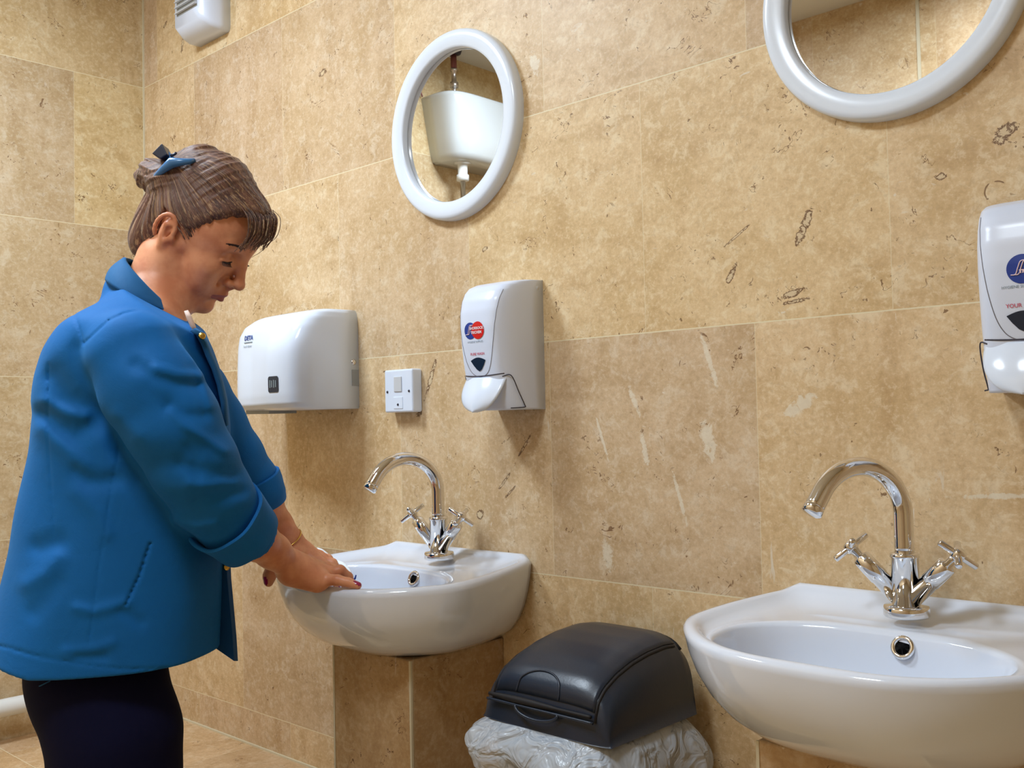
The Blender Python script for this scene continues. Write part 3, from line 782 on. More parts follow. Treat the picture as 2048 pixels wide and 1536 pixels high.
# ------------------------------------------------------------------ swing bin
def swing_bin():
    X0, X1, Y0, Y1, ZB = 1.566, 1.797, -0.262, -0.045, 0.664
    t = thing('swing_bin', 'black plastic swing top bin with white liner between the basins', 'bin', ((X0 + X1) / 2, (Y0 + Y1) / 2, 0))
    cx, hw = (X0 + X1) / 2, (X1 - X0) / 2
    # tapered body
    rings = []
    for z, k in ((0.0, 0.78), (0.01, 0.80), (0.60, 0.965), (0.668, 0.975)):
        r = []
        for a in np.linspace(0, 2 * math.pi, 64, endpoint=False):
            c, s = math.cos(a), math.sin(a); nn = 6
            r.append((cx + hw * k * math.copysign(abs(c) ** (2 / nn), c), (Y0 + Y1) / 2 + (Y1 - Y0) / 2 * k * math.copysign(abs(s) ** (2 / nn), s), z))
        rings.append(r)
    mesh('bin_body', *loft(rings), M['bin_dark'], t)
    # hood: heightfield over the footprint; profile rises from front lip to the back
    def prof(u):   # u 0 front .. 1 back -> height above ZB
        return interp_smooth(u, [0, 0.015, 0.05, 0.12, 0.25, 0.42, 0.60, 0.80, 0.93, 1.0], [0.0, 0.040, 0.062, 0.078, 0.093, 0.105, 0.112, 0.115, 0.112, 0.098])
    def edge(s):   # s 0 centre .. 1 side
        return (1 - abs(s) ** 5.0) ** (1 / 3.0)
    nx, ny = 60, 60; V = []; F = []
    ss = np.sin(np.linspace(-1, 1, nx) * math.pi / 2); us = (1 - np.cos(np.linspace(0, 1, ny) * math.pi)) / 2
    def hood(s, u, lift=0.0):
        h = prof(u) * edge(s)
        ro = 0.06 * (abs(s) ** 6) # corners of the footprint rounded
        y = Y0 + (Y1 - Y0) * (u * (1 - 0.0) + ro * (0.5 - u) * 1.0)
        return (cx + hw * s * (1.0 + 0.012 * (1 - h / 0.115)) , y, ZB + h + lift)
    base = 0.30
    for u in us:
        for s in ss: V.append(hood(s * 0.9985, u))
    def idx(i, j): return j * nx + i
    top_faces = [(idx(i, j), idx(i + 1, j), idx(i + 1, j + 1), idx(i, j + 1)) for j in range(ny - 1) for i in range(nx - 1)]
    n0 = len(V)
    # skirt under the hood
    ring_top = [idx(i, 0) for i in range(nx)] + [idx(nx - 1, j) for j in range(1, ny)] + [idx(i, ny - 1) for i in range(nx - 2, -1, -1)] + [idx(0, j) for j in range(ny - 2, 0, -1)]
    for k in ring_top: V.append((V[k][0] + (0.004 if V[k][0] > cx else -0.004) * min(1, abs(V[k][0] - cx) / hw), V[k][1], ZB - 0.002))
    m = len(ring_top)
    for i in range(m): F.append((ring_top[i], n0 + i, n0 + (i + 1) % m, ring_top[(i + 1) % m]))
    F += top_faces
    F.append(tuple(n0 + i for i in range(m)))
    hd = mesh('hood', V, F, M['bin'], t)
    # swing flap: slightly proud panel bounded by dark gaps
    def on(s, u, lift=0.0012): return np.array(hood(s, u)) + np.array([0, -0.0004, lift])
    fl = []; gx, gy = 34, 34
    for u in np.linspace(0.020, 0.92, gy):
        for s in np.linspace(-0.80, 0.80, gx):
            fl.append(tuple(on(s, u, 0.0022)))
    fF = [(j * gx + i, j * gx + i + 1, (j + 1) * gx + i + 1, (j + 1) * gx + i) for j in range(gy - 1) for i in range(gx - 1)]
    fo = mesh('flap', fl, fF, M['bin'], t)
    so = fo.modifiers.new('thick', 'SOLIDIFY'); so.thickness = 0.0018; so.offset = -1
    for s in (-0.82, 0.82):
        mesh('flap_gap', *tube([on(s, u, 0.0003) for u in np.linspace(0.012, 0.90, 30)], 0.0022, 8), M['hole'], t)
    mesh('flap_gap', *tube([on(s, 0.955, 0.0005) for s in np.linspace(-0.84, 0.84, 24)], 0.0035, 8), M['hole'], t)
    # mouth slot on the front lip, with a finger scoop
    slot = []
    for s in np.linspace(-0.86, 0.80, 30): slot.append(np.array([cx + hw * s, Y0 - 0.0008, ZB + 0.036]))
    mesh('mouth_slot', *tube(slot, [0.0026 + 0.0028 * math.sin(math.pi * min(1, k / 20)) for k in range(30)], 8), M['hole'], t)
    lip = [np.array([cx + hw * s, Y0 - 0.0030, ZB + 0.029]) for s in np.linspace(-0.88, 0.84, 24)]
    mesh('mouth_lip', *tube(lip, 0.0020, 8), M['bin'], t)
    sc = []
    for a in np.linspace(0, math.pi, 20): sc.append(np.array([cx - 0.004 + 0.040 * math.cos(a), Y0 - 0.004 - 0.004 * math.sin(a), ZB + 0.029 - 0.013 * math.sin(a)]))
    mesh('finger_scoop', *tube(sc, 0.0022, 8), M['bin'], t)
    ar = []
    for a in np.linspace(0, math.pi, 30):
        u = 0.02 + 0.085 * math.sin(a); s = -0.08 + 0.34 * math.cos(a)
        ar.append(on(s, u, 0.0030))
    mesh('grip_ridge', *tube(ar, 0.0016, 8), M['bin'], t)
    gr = []
    ctr = on(-0.05, 0.05, 0.0026); gr.append(tuple(ctr))
    for a in np.linspace(0, math.pi, 24):
        gr.append(tuple(on(-0.05 + 0.36 * math.cos(a), 0.022 + 0.19 * math.sin(a), 0.0027)))
    # liner bag hanging out under the hood
    rng = np.random.RandomState(3)
    nA = 220; zsteps = 14; rings = []
    ph = rng.rand(12) * 6.28
    for k in range(zsteps + 1):
        kk = k / zsteps; r = []
        for a in np.linspace(0, 2 * math.pi, nA, endpoint=False):
            c, s = math.cos(a), math.sin(a); nn = 5
            bx = math.copysign(abs(c) ** (2 / nn), c); by = math.copysign(abs(s) ** (2 / nn), s)
            wv = sum(math.sin((7 + 5 * i) * a + ph[i] + 1.2 * kk * math.sin(3 * a + i)) / (2.0 + i) for i in range(7))
            fl_ = -0.004 + 0.036 * math.sin(min(1.0, kk * 1.25) * math.pi * 0.62) + 0.0085 * wv * min(1, kk * 2) * (0.4 + kk)
            left = 0.5 - 0.5 * c
            fl_ += 0.012 * left * math.sin(kk * math.pi)
            drop = 0.064 + 0.055 * (0.5 + 0.5 * c) ** 1.5 + 0.006 * math.sin(9 * a) + 0.004 * math.sin(17 * a + 1)
            yv = (Y0 + Y1) / 2 + ((Y1 - Y0) / 2 * 0.96 + fl_) * by
            r.append((cx + (hw * 0.96 + fl_) * bx, min(yv, -0.004), ZB + 0.004 - drop * kk + 0.004 * kk * math.sin(11 * a + 5 * kk)))
        rings.append(r)
    m_ = bpy.data.materials.new('translucent_liner'); m_.use_nodes = True; nt = m_.node_tree; b = nt.nodes['Principled BSDF']
    b.inputs['Base Color'].default_value = srgb(214, 222, 232); b.inputs['Roughness'].default_value = 0.25
    b.inputs['Subsurface Weight'].default_value = 0.0; b.inputs['Alpha'].default_value = 0.66
    g = N(m_); tcn = nt.nodes.new('ShaderNodeTexCoord')
    hn = g.noise(tcn.outputs['Object'], 24.0, 3, 0.5, 1.0); bp = nt.nodes.new('ShaderNodeBump'); bp.inputs['Strength'].default_value = 1.0; bp.inputs['Distance'].default_value = 0.02
    nt.links.new(hn, bp.inputs['Height']); nt.links.new(bp.outputs['Normal'], b.inputs['Normal'])
    mesh('bin_liner', *loft(rings, False, False), m_, t)
swing_bin()

# ------------------------------------------------------------------ the woman: implicit-surface modelling
EX = np.array([math.cos(YAW), math.sin(YAW), 0.0]); EY = np.array([-math.sin(YAW), math.cos(YAW), 0.0]); EZ = np.array([0, 0, 1.0])
PB = np.stack([EX, EY, EZ])                      # rows: the woman's own right / away / up axes
def toP(W_): return (np.asarray(W_) - np.array([CAM[0], CAM[1], 0])) @ PB.T
def toW(P_): return np.asarray(P_) @ PB + np.array([CAM[0], CAM[1], 0])
def K(px, py, d):
    """a point of the figure, given by its bearing from the viewpoint and its distance"""
    return toP(CAM + (CF + CR * (px - 1024) / FPX - CU * (py - 768) / FPX) * d)
def bearing(P_):
    D_ = toW(P_) - CAM; z = D_ @ CF
    return 1024 + FPX * (D_ @ CR) / z, 768 - FPX * (D_ @ CU) / z

def smin(a, b, k):
    h = np.maximum(k - np.abs(a - b), 0) / k
    return np.minimum(a, b) - h * h * k * 0.25
def d_ell(p, c, r):
    q = p - c; r = np.asarray(r)
    k0 = np.linalg.norm(q / r, axis=-1); k1 = np.linalg.norm(q / (r * r), axis=-1)
    return k0 * (k0 - 1.0) / np.maximum(k1, 1e-9)
def d_cone(p, a, b, ra, rb):
    ba = b - a; l = np.dot(ba, ba) + 1e-12
    h = np.clip(((p - a) @ ba) / l, 0, 1)
    return np.linalg.norm(p - a - h[..., None] * ba, axis=-1) - (ra + (rb - ra) * h)

class Field:
    def __init__(s): s.ops = []; s.frames = {}; s.disp = []
    def add(s, kind, fn, c, rad, k, fr=None): s.ops.append((kind, fn, np.asarray(c, float), rad, k, fr))
    def wc(s, c, fr):   # centre of a primitive in the common frame
        if fr is None: return np.asarray(c, float)
        R_, T_ = s.frames[fr]; return (np.asarray(c, float) * HS) @ R_.T + T_
    def ell(s, c, r, k=0.01, kind='u', fr=None, rot=None):
        c = np.asarray(c, float); r = np.asarray(r, float)
        if rot is None: fn = lambda p: d_ell(p, c, r)
        else:
            Rm = np.array(rot); fn = lambda p: d_ell((p - c) @ Rm, 0.0, r)
        s.add(kind, fn, s.wc(c, fr), r.max(), k, fr)
    def cone(s, a, b, ra, rb, k=0.01, kind='u', fr=None):
        a = np.asarray(a, float); b = np.asarray(b, float)
        s.add(kind, lambda p: d_cone(p, a, b, ra, rb), s.wc((a + b) / 2, fr), np.linalg.norm(b - a) / 2 + max(ra, rb), k, fr)
    def chain(s, pts, rs, k=0.01, kind='u', fr=None):
        for i in range(len(pts) - 1): s.cone(pts[i], pts[i + 1], rs[i], rs[i + 1], k, kind, fr)
    def fn(s, f, c, rad, k=0.01, kind='u'): s.add(kind, f, c, rad, k, None)
    def eval(s, p, c, rad):
        d = np.full(p.shape[:-1], 1.0); loc = {None: p}
        for kind, fn, oc, orad, k, fr in s.ops:
            if np.linalg.norm(oc - c) > rad + orad + k + 0.004: continue
            if fr not in loc:
                R_, T_ = s.frames[fr]; loc[fr] = (p - T_) @ R_ / HS
            v = fn(loc[fr]) * (HS if fr else 1.0)
            if kind == 'u': d = smin(d, v, k)
            elif kind == 's': d = -smin(-d, v, k)
            else: d = -smin(-d, -v, k)
        for f, oc, orad in s.disp:
            if np.linalg.norm(oc - c) > rad + orad: continue
            d = d + f(p, loc)
        return d

def surface(field, lo, hi, h, B=14):
    """naive surface nets on a sparse block grid"""
    lo = np.asarray(lo); nb = np.ceil((np.asarray(hi) - lo) / (h * B)).astype(int)
    NX, NY, NZ = (nb + 1) * B + 2
    key = lambda i, j, k: (i * NY + j) * NZ + k
    g = np.arange(B + 1); G = np.stack(np.meshgrid(g, g, g, indexing='ij'), -1)
    crad = h * B * 0.5 * 1.7321
    verts, keys, edges = [], [], []
    for bi in range(nb[0]):
        for bj in range(nb[1]):
            for bk in range(nb[2]):
                o = np.array([bi, bj, bk]) * B
                c = lo + (o + B / 2) * h
                hit = False
                for kind, fn, oc, orad, k, fr in field.ops:
                    if kind == 'u' and np.linalg.norm(oc - c) < crad + orad + 0.006: hit = True; break
                if not hit: continue
                # cheap look first
                s_ = np.array([[c]]); 
                P_ = lo + (G + o) * h
                Q_ = P_[::B // 2, ::B // 2, ::B // 2]
                q = field.eval(Q_, c, crad)
                if np.abs(q).min() > crad * 0.75 : continue
                D_ = field.eval(P_, c, crad)
                I_ = D_ < 0
                if I_.all() or not I_.any(): continue
                # cell vertices
                acc = np.zeros((B, B, B, 3)); cnt = np.zeros((B, B, B))
                for ax in range(3):
                    sl0 = [slice(None)] * 3; sl1 = [slice(None)] * 3
                    sl0[ax] = slice(0, B); sl1[ax] = slice(1, B + 1)
                    a, b = D_[tuple(sl0)], D_[tuple(sl1)]
                    cr = (a < 0) != (b < 0)
                    t = np.where(cr, a / np.where(a - b == 0, 1, a - b), 0)
                    pos = P_[tuple(sl0)].copy(); pos[..., ax] += t * h
                    o1, o2 = [x for x in range(3) if x != ax]
                    for u in (0, 1):
                        for v in (0, 1):
                            ss = [slice(0, B)] * 3; ss[o1] = slice(u, u + B); ss[o2] = slice(v, v + B)
                            m_ = cr[tuple(ss)]
                            acc += np.where(m_[..., None], pos[tuple(ss)], 0); cnt += m_
                    # faces: owned edges have both transverse indices in [0,B)
                    own = [slice(0, B)] * 3
                    e = np.argwhere(cr[tuple(own)])
                    if len(e):
                        sgn = I_[e[:, 0], e[:, 1], e[:, 2]]
                        ee = e + o
                        edges.append((ax, ee, sgn))
                w = cnt > 0
                idx = np.argwhere(w)
                verts.append(acc[w] / cnt[w][:, None]); ii = idx + o; keys.append(key(ii[:, 0], ii[:, 1], ii[:, 2]))
    verts = np.concatenate(verts); keys = np.concatenate(keys)
    order = np.argsort(keys); keys = keys[order]; verts = verts[order]
    faces = []
    for ax, ee, sgn in edges:
        o1, o2 = [(1, 2), (2, 0), (0, 1)][ax]
        q = []
        for (u, v) in ((0, 0), (-1, 0), (-1, -1), (0, -1)):
            c = ee.copy(); c[:, o1] += u; c[:, o2] += v
            ok = (c >= 0).all(1)
            kk = key(c[:, 0], c[:, 1], c[:, 2]); p = np.searchsorted(keys, kk); p = np.clip(p, 0, len(keys) - 1)
            p = np.where(ok & (keys[p] == kk), p, -1); q.append(p)
        q = np.stack(q, 1); good = (q >= 0).all(1); q = q[good]; s_ = sgn[good]
        q[~s_] = q[~s_][:, ::-1]
        faces.append(q)
    return verts, np.concatenate(faces)

def smooth_mesh(v, f, it=1, lam=0.5):
    for _ in range(it):
        s = np.zeros_like(v); n = np.zeros(len(v))
        for a in range(4):
            for b in ((a + 1) % 4, (a + 3) % 4):
                np.add.at(s, f[:, a], v[f[:, b]]); np.add.at(n, f[:, a], 1)
        v = v + lam * (s / np.maximum(n, 1)[:, None] - v)
    return v

# ---- head frame: x forward, y to her left, z up; origin midway between the ears
HP, HY, HRO, HS = math.radians(38.4), math.radians(6.8), math.radians(10.6), 0.9236
hf = np.array([math.cos(HY) * math.cos(HP), -math.sin(HY) * math.cos(HP), -math.sin(HP)])
hl = np.array([math.sin(HY), math.cos(HY), 0.0])
hl = hl - hf * (hl @ hf); hl /= np.linalg.norm(hl)
hu = np.cross(hf, hl)
HR = np.stack([hf, hl * math.cos(HRO) + hu * math.sin(HRO), hu * math.cos(HRO) - hl * math.sin(HRO)], 1)                   # columns: the head axes in P
HT = np.array([-0.5132, 1.6393, 1.4085])
def H2P(p): return (np.asarray(p, float) * HS) @ HR.T + HT
def P2H(p): return (np.asarray(p, float) - HT) @ HR / HS

D0 = 1.57
TR = [(578, 238, 335, .062, .03), (604, 198, 356, .104, .03), (630, 160, 374, .140, .02), (655, 132, 397, .158, .0), (685, 112, 416, .166, .0), (705, 102, 424, .168, .0),
      (750, 89, 438, .166, .0), (800, 84, 448, .158, .0), (850, 84, 452, .151, .0), (900, 78, 452, .147, .0), (960, 66, 450, .147, .0), (1020, 54, 448, .151, .0), (1080, 44, 445, .158, .0),
      (1150, 27, 440, .168, .0), (1240, 8, 437, .180, .0), (1300, -3, 434, .187, .0), (1350, -8, 432, .189, .0), (1400, -10, 432, .19, 0)]
def table(rows):
    z, xa, xb, b, yo = [], [], [], [], []
    for py, l, r, hb, off in rows:
        p = K(l, py, D0); q = K(r, py, D0)
        z.append((p[2] + q[2]) / 2); xa.append(p[0]); xb.append(q[0]); b.append(hb); yo.append((p[1] + q[1]) / 2 + off)
    o = np.argsort(z); z = np.array(z)[o]
    zz = np.linspace(z[0], z[-1], 200)
    # smooth resampling
    ker = np.exp(-np.linspace(-2, 2, 13) ** 2); ker /= ker.sum()
    out = []
    for a in (xa, xb, b, yo):
        y = np.interp(zz, z, np.array(a)[o]); yp = np.concatenate([np.full(6, y[0]) - (y[1] - y[0]) * np.arange(6, 0, -1), y, np.full(6, y[-1]) + (y[-1] - y[-2]) * np.arange(1, 7)])
        out.append(np.convolve(yp, ker, 'valid'))
    return zz, out
TZ, (TXA, TXB, TBB, TYO) = table(TR)
TT = math.radians(16)
def torso(p, inset=0.0, n=2.25):
    z = p[..., 2]; zc = np.clip(z, TZ[0], TZ[-1])
    xa = np.interp(zc, TZ, TXA) + inset; xb = np.interp(zc, TZ, TXB) - inset; b = np.interp(zc, TZ, TBB) - inset; yo = np.interp(zc, TZ, TYO)
    a = (xb - xa) / 2
    X = p[..., 0] - (xa + xb) / 2; Y = p[..., 1] - yo
    c, s = math.cos(TT), math.sin(TT)
    u = (X * c + Y * s); v = (-X * s + Y * c)
    # flatter back, fuller front
    r = (np.abs(u / a) ** n + np.abs(v / b) ** n) ** (1 / n)
    d = (r - 1) * np.minimum(a, b) * 0.92
    return np.maximum(d, z - TZ[-1])

# wrinkles: (px, py) polylines, width, depth; negative depth = ridge
def seg_dist(x, y, pts):
    best = np.full(x.shape, 1e9)
    for (ax, ay), (bx, by) in zip(pts[:-1], pts[1:]):
        dx, dy = bx - ax, by - ay; h = np.clip(((x - ax) * dx + (y - ay) * dy) / (dx * dx + dy * dy + 1e-9), 0, 1)
        best = np.minimum(best, np.hypot(x - ax - h * dx, y - ay - h * dy))
    return best
c2 = lambda x, y: (x / 2.56, 480 + y / 2.56)
c4 = lambda x, y: (x / 2.865, 1000 + y / 2.865)
W_TORSO = [([c2(235, 890), c2(300, 960), c2(380, 1000), c2(480, 950)], 23.0, 0.0074), ([c2(225, 830), c2(330, 880), c2(430, 900)], 13.0, -0.0040), ([c2(280, 700), c2(340, 800), c2(430, 850), c2(520, 860)], 27.0, 0.0074),
           ([c2(400, 1190), c2(440, 1235), c2(520, 1240), c2(590, 1225)], 17.6, 0.0050), ([c2(230, 960), c2(320, 1050), c2(420, 1150)], 18.2, -0.0048), ([c2(400, 1290), c2(500, 1400), c2(540, 1500)], 18.2, -0.0032),
           ([c2(430, 560), c2(500, 760), c2(560, 880), c2(620, 1060)], 21.6, 0.0062), ([c2(560, 900), c2(600, 1030), c2(700, 1200)], 24.3, 0.0050),
           ([c4(230, 270), c4(330, 240)], 21.6, 0.0043), ([c4(150, 480), c4(260, 420), c4(330, 330)], 18.2, -0.0032), ([c4(330, 480), c4(200, 640)], 18.9, 0.0025), ([c4(440, 620), c4(530, 640), c4(650, 610), c4(720, 590)], 11.7, -0.0032),
           ([c4(700, 640), c4(800, 700)], 13.5, 0.0025), ([c4(380, 870), c4(520, 860), c4(640, 820)], 11.7, -0.0024), ([c4(450, 900), c4(600, 900)], 10.8, 0.0025), ([c4(1170, 300), c4(1180, 600), c4(1150, 900)], 29.7, 0.0037)]
S_TORSO = [([c2(380, 380), c2(430, 530), c2(470, 680), c2(540, 830)], 2.3, .0022), ([c2(250, 640), c2(245, 1000), c2(262, 1250), c2(280, 1500)], 2.0, .0016), ([c2(610, 1060), c2(575, 1250), c2(535, 1500), c4(560, 440), c4(510, 820)], 2.0, .0016),
           ([c4(860, 250), c4(800, 430), c4(720, 600)], 2.2, .0045), ([c4(0, 835), c4(200, 890), c4(450, 940), c4(700, 970), c4(990, 965), c4(1230, 905)], 2.0, .0016)]
W_SLEEVE = [([c2(700, 640), c2(790, 700), c2(900, 735), c2(1000, 740)], 14.9, 0.0043), ([c2(800, 660), c2(900, 690), c2(1020, 700)], 11.7, -0.0040), ([c2(870, 860), c2(940, 900), c2(1040, 900)], 13.5, 0.0043), ([c2(880, 880), c2(960, 960), c2(1040, 1010), c2(1150, 1080)], 10.4, -0.0048),
            ([c2(930, 1150), c2(1020, 1180), c2(1180, 1200)], 16.2, 0.0037), ([c2(960, 1060), c2(1000, 1120), c2(1010, 1230)], 13.5, 0.0025), ([c2(980, 1250), c2(1080, 1260), c2(1200, 1240)], 11.7, -0.0032), ([c2(1010, 1330), c2(1130, 1310), c2(1240, 1290)], 12.2, 0.0031),
            ([c2(870, 420), c2(960, 560), c2(1030, 680), c2(1080, 850)], 9.1, -0.0032), ([c2(600, 900), c2(700, 1000)], 18.2, -0.0032), ([c2(900, 1440), c2(1000, 1470), c2(1100, 1460)], 10.4, -0.0040), ([c2(760, 760), c2(850, 830)], 18.9, 0.0019)]
S_SLEEVE = [([c2(430, 530), c2(560, 410), c2(640, 375), c2(760, 345), c2(870, 400)], 2.3, .0026)]
def wrinkles(p, lists, near):
    px, py = bearing(p); d = np.zeros(p.shape[:-1])
    for pts, w, a in lists:
        xs = [q[0] for q in pts]; ys = [q[1] for q in pts]
        if px.max() < min(xs) - 3 * w or px.min() > max(xs) + 3 * w or py.max() < min(ys) - 3 * w or py.min() > max(ys) + 3 * w: continue
        t = seg_dist(px, py, pts)
        fade = 1.0
        d = d + a * np.exp(-(t / w) ** 2)
    return d * near

SL_N = [(262, 708, 1.43, .063), (300, 775, 1.425, .0675), (345, 850, 1.43, .066), (388, 928, 1.445, .061), (425, 990, 1.47, .057), (462, 1038, 1.50, .051), (492, 1062, 1.525, .047)]
SL_F = [(325, 730, 1.67, .062), (380, 785, 1.685, .060), (425, 850, 1.70, .056), (466, 915, 1.72, .050), (503, 965, 1.745, .046), (520, 990, 1.755, .045)]
SN = [K(a, b, c) for a, b, c, r in SL_N]; SF = [K(a, b, c) for a, b, c, r in SL_F]
HEM = 0.755
def yc(p):
    zc = np.clip(p[..., 2], TZ[0], TZ[-1]); return np.interp(zc, TZ, TYO)
jk = Field()
def torso_w(p):
    d = torso(p)
    near = np.clip((yc(p) + 0.02 - p[..., 1]) / 0.05, 0, 1)
    d = d + wrinkles(p, W_TORSO + S_TORSO, near)
    # cloth undulation on the far side and generally
    d = d + 0.0016 * np.sin(p[..., 0] * 31 + 6 * p[..., 2]) * np.sin(p[..., 2] * 23 + 9 * p[..., 1])
    return d
tc_ = np.array([(TXA.min() + TXB.max()) / 2, D0, (TZ[0] + TZ[-1]) / 2])
jk.fn(torso_w, tc_, 0.50, 0.02)
jk.cone(K(302, 632, 1.60), K(293, 600, 1.61), .076, .067, .03)
def sleeve_fn(nodes, rs, far=False):
    def f(p):
        d = d_cone(p, nodes[0], nodes[1], rs[0], rs[1])
        for i in range(1, len(nodes) - 1): d = smin(d, d_cone(p, nodes[i], nodes[i + 1], rs[i], rs[i + 1]), 0.012)
        if not far:
            ax = np.interp(p[..., 2], [nodes[-1][2], nodes[0][2]], [nodes[-1][1], nodes[0][1]])
            near = np.clip((ax + 0.02 - p[..., 1]) / 0.03, 0, 1)
            d = d + wrinkles(p, W_SLEEVE + S_SLEEVE, near)
        d = d + 0.0012 * np.sin(p[..., 0] * 60 + 40 * p[..., 2]) * np.sin(p[..., 2] * 47 - 30 * p[..., 0] + 1)
        return d
    return f
for nodes, L, far in ((SN, SL_N, False), (SF, SL_F, True)):
    rs = [q[3] for q in L]; c = (nodes[0] + nodes[-1]) / 2
    jk.fn(sleeve_fn(nodes, rs, far), c, np.linalg.norm(nodes[0] - nodes[-1]) / 2 + 0.075, 0.016)
HXM = K(170, 1300, D0)[0]
# cut the hem square and hollow it out
jk.fn(lambda p: (HEM + 0.20 * np.clip(HXM - p[..., 0], 0, 0.4) - p[..., 2]), tc_, 3.0, 0.003, 'i')
jk.fn(lambda p: np.maximum(torso(p, 0.012), p[..., 2] - (HEM + 0.075)), np.array([tc_[0], D0, HEM]), 0.30, 0.004, 's')
pa_, pb_ = K(226, 556, 1.61), K(363, 636, 1.61)
pn_ = np.cross(pb_ - pa_, np.array([0, 1.0, 0])); pn_ /= np.linalg.norm(pn_); pn_ = pn_ if pn_[2] > 0 else -pn_
jk.fn(lambda p: (p - pa_) @ pn_, K(300, 590, 1.61), 0.22, 0.004, 'i')
# sleeve mouths
for nodes, L in ((SN, SL_N), (SF, SL_F)):
    e = nodes[-1]; d_ = nodes[-1] - nodes[-2]; d_ /= np.linalg.norm(d_)
    jk.fn(lambda p, e=e, d_=d_: d_cone(p, e + d_ * 0.012, e + d_ * 0.09, 0.037, 0.045), e + d_ * 0.05, 0.09, 0.003, 's')
JB_LO = np.array([TXA.min() - 0.03, D0 - 0.25, HEM - 0.02]); JB_HI = np.array([TXB.max() + 0.13, D0 + 0.30, TZ[-1] + 0.02])

foot = toW(np.array([(K(235, 1330, D0))[0], D0, 0.0])); foot[2] = 0
person = thing('person', 'woman in a blue jacket and navy trousers leaning on the left basin, looking down', 'person', tuple(foot))

def cloth_mat(name, col, dark):
    m = bpy.data.materials.new(name); m.use_nodes = True; g = N(m); nt = m.node_tree; b = nt.nodes['Principled BSDF']
    tcn = nt.nodes.new('ShaderNodeTexCoord'); o = tcn.outputs['Object']
    n1 = g.noise(o, 9.0, 3, 0.5); n2 = g.noise(o, 900.0, 2, 0.5)
    nt.links.new(g.mix(g.m('ADD', g.m('MULTIPLY', n1, 0.5), g.m('MULTIPLY', n2, 0.4)), dark, col), b.inputs['Base Color'])
    b.inputs['Roughness'].default_value = 0.75; b.inputs['Specular IOR Level'].default_value = 0.25; b.inputs['Sheen Weight'].default_value = 0.18; b.inputs['Sheen Tint'].default_value = srgb(90, 170, 230)
    bp = nt.nodes.new('ShaderNodeBump'); bp.inputs['Strength'].default_value = 0.25; bp.inputs['Distance'].default_value = 0.0006
    mid = g.noise(o, 26.0, 4, 0.6, 0.8)
    nt.links.new(g.m('ADD', n2, g.m('MULTIPLY', mid, 6.0)), bp.inputs['Height']); nt.links.new(bp.outputs['Normal'], b.inputs['Normal'])
    return m
M['jacket'] = cloth_mat('blue_twill', srgb(2, 104, 178), srgb(1, 84, 150))
M['collar'] = cloth_mat('shaded_collar_twill', srgb(34, 96, 146), srgb(24, 84, 134))  # collar's shading painted in: duller, greyer than the jacket blue
M['jacket_shade'] = cloth_mat('blue_twill_in_shade', srgb(4, 70, 130), srgb(3, 58, 112))  # shadow on the far panel painted in: darker copy of the jacket blue

v, f = surface(jk, JB_LO, JB_HI, 0.0027)
v = smooth_mesh(v, f, 1, 0.4)
jacket = mesh('jacket', toW(v), f, M['jacket'], person)

# rolled cuffs: flared bands
def cuff(nodes, L, path, rads, name='cuff'):
    n = 56; rings = []
    path = [np.asarray(p) for p in path]
    u = v_ = None
    outer = []
    for i, p in enumerate(path):
        d = path[min(i + 1, len(path) - 1)] - path[max(i - 1, 0)]; d /= np.linalg.norm(d)
        if u is None: u, v_, _ = frame_of(d)
        else: u = u - d * (u @ d); u /= np.linalg.norm(u); v_ = np.cross(d, u)
        outer.append([p + (rads[i] * (1 + 0.022 * math.sin(3 * t + i * 0.4) + 0.012 * math.sin(7 * t + 1))) * (math.cos(t) * u + math.sin(t) * v_) for t in np.linspace(0, 2 * math.pi, n, endpoint=False)])
    cen = path
    inner = [[c + (q - c) * (1 - 0.006 / np.linalg.norm(q - c)) for q in r] for r, c in zip(outer, cen)]
    mid0 = [[c + (q - c) * (1 - 0.003 / np.linalg.norm(q - c)) - (path[1] - path[0]) / np.linalg.norm(path[1] - path[0]) * 0.0025 for q in outer[0]] for c in [cen[0]]]
    mid1 = [[c + (q - c) * (1 - 0.003 / np.linalg.norm(q - c)) + (path[-1] - path[-2]) / np.linalg.norm(path[-1] - path[-2]) * 0.0025 for q in outer[-1]] for c in [cen[-1]]]
    rings = outer + mid1 + inner[::-1] + mid0; rings.append(rings[0])
    V, F = loft(rings, False, False)
    return mesh(name, toW(np.array(V)), F, M['jacket'], jacket)
cuff(SN, SL_N, [K(447, 1028, 1.485), K(462, 1042, 1.50), K(478, 1058, 1.512), K(492, 1073, 1.525)], [0.0625, 0.0595, 0.0560, 0.054])
cuff(SF, SL_F, [K(508, 958, 1.738), K(514, 972, 1.742), K(519, 986, 1.748), K(524, 1002, 1.755)], [0.0465, 0.0465, 0.0455, 0.044])

# collar: folded band round the neck
def ring3(cx, cy, ax_, by_, dx, n=64):
    c = K(cx, cy, 1.615); e = K(cx + ax_[0], cy + ax_[1], 1.615) - c
    return [c + e * math.cos(t) + np.array([0, 1, 0]) * by_ * math.sin(t) + np.array([0, 0, 1]) * dx * math.sin(t) ** 2 for t in np.linspace(math.radians(16), math.radians(344), n)]
lowr = ring3(294, 597, (72, 37), 0.088, -0.004); topr = ring3(310, 574, (56, 58), 0.064, 0.003)
A_ = [np.array(p) for p in lowr]; B_ = [np.array(p) for p in topr]
cc = (sum(B_) / len(B_))
band = []
for s in np.linspace(0, 1, 8):
    band.append([a + (b - a) * s + (a - cc) / np.linalg.norm(a - cc) * 0.006 * math.sin(s * math.pi) for a, b in zip(A_, B_)])
band.append([b + np.array([0, 0, 0.0012]) - (b - cc) / np.linalg.norm(b - cc) * 0.003 for b in B_])
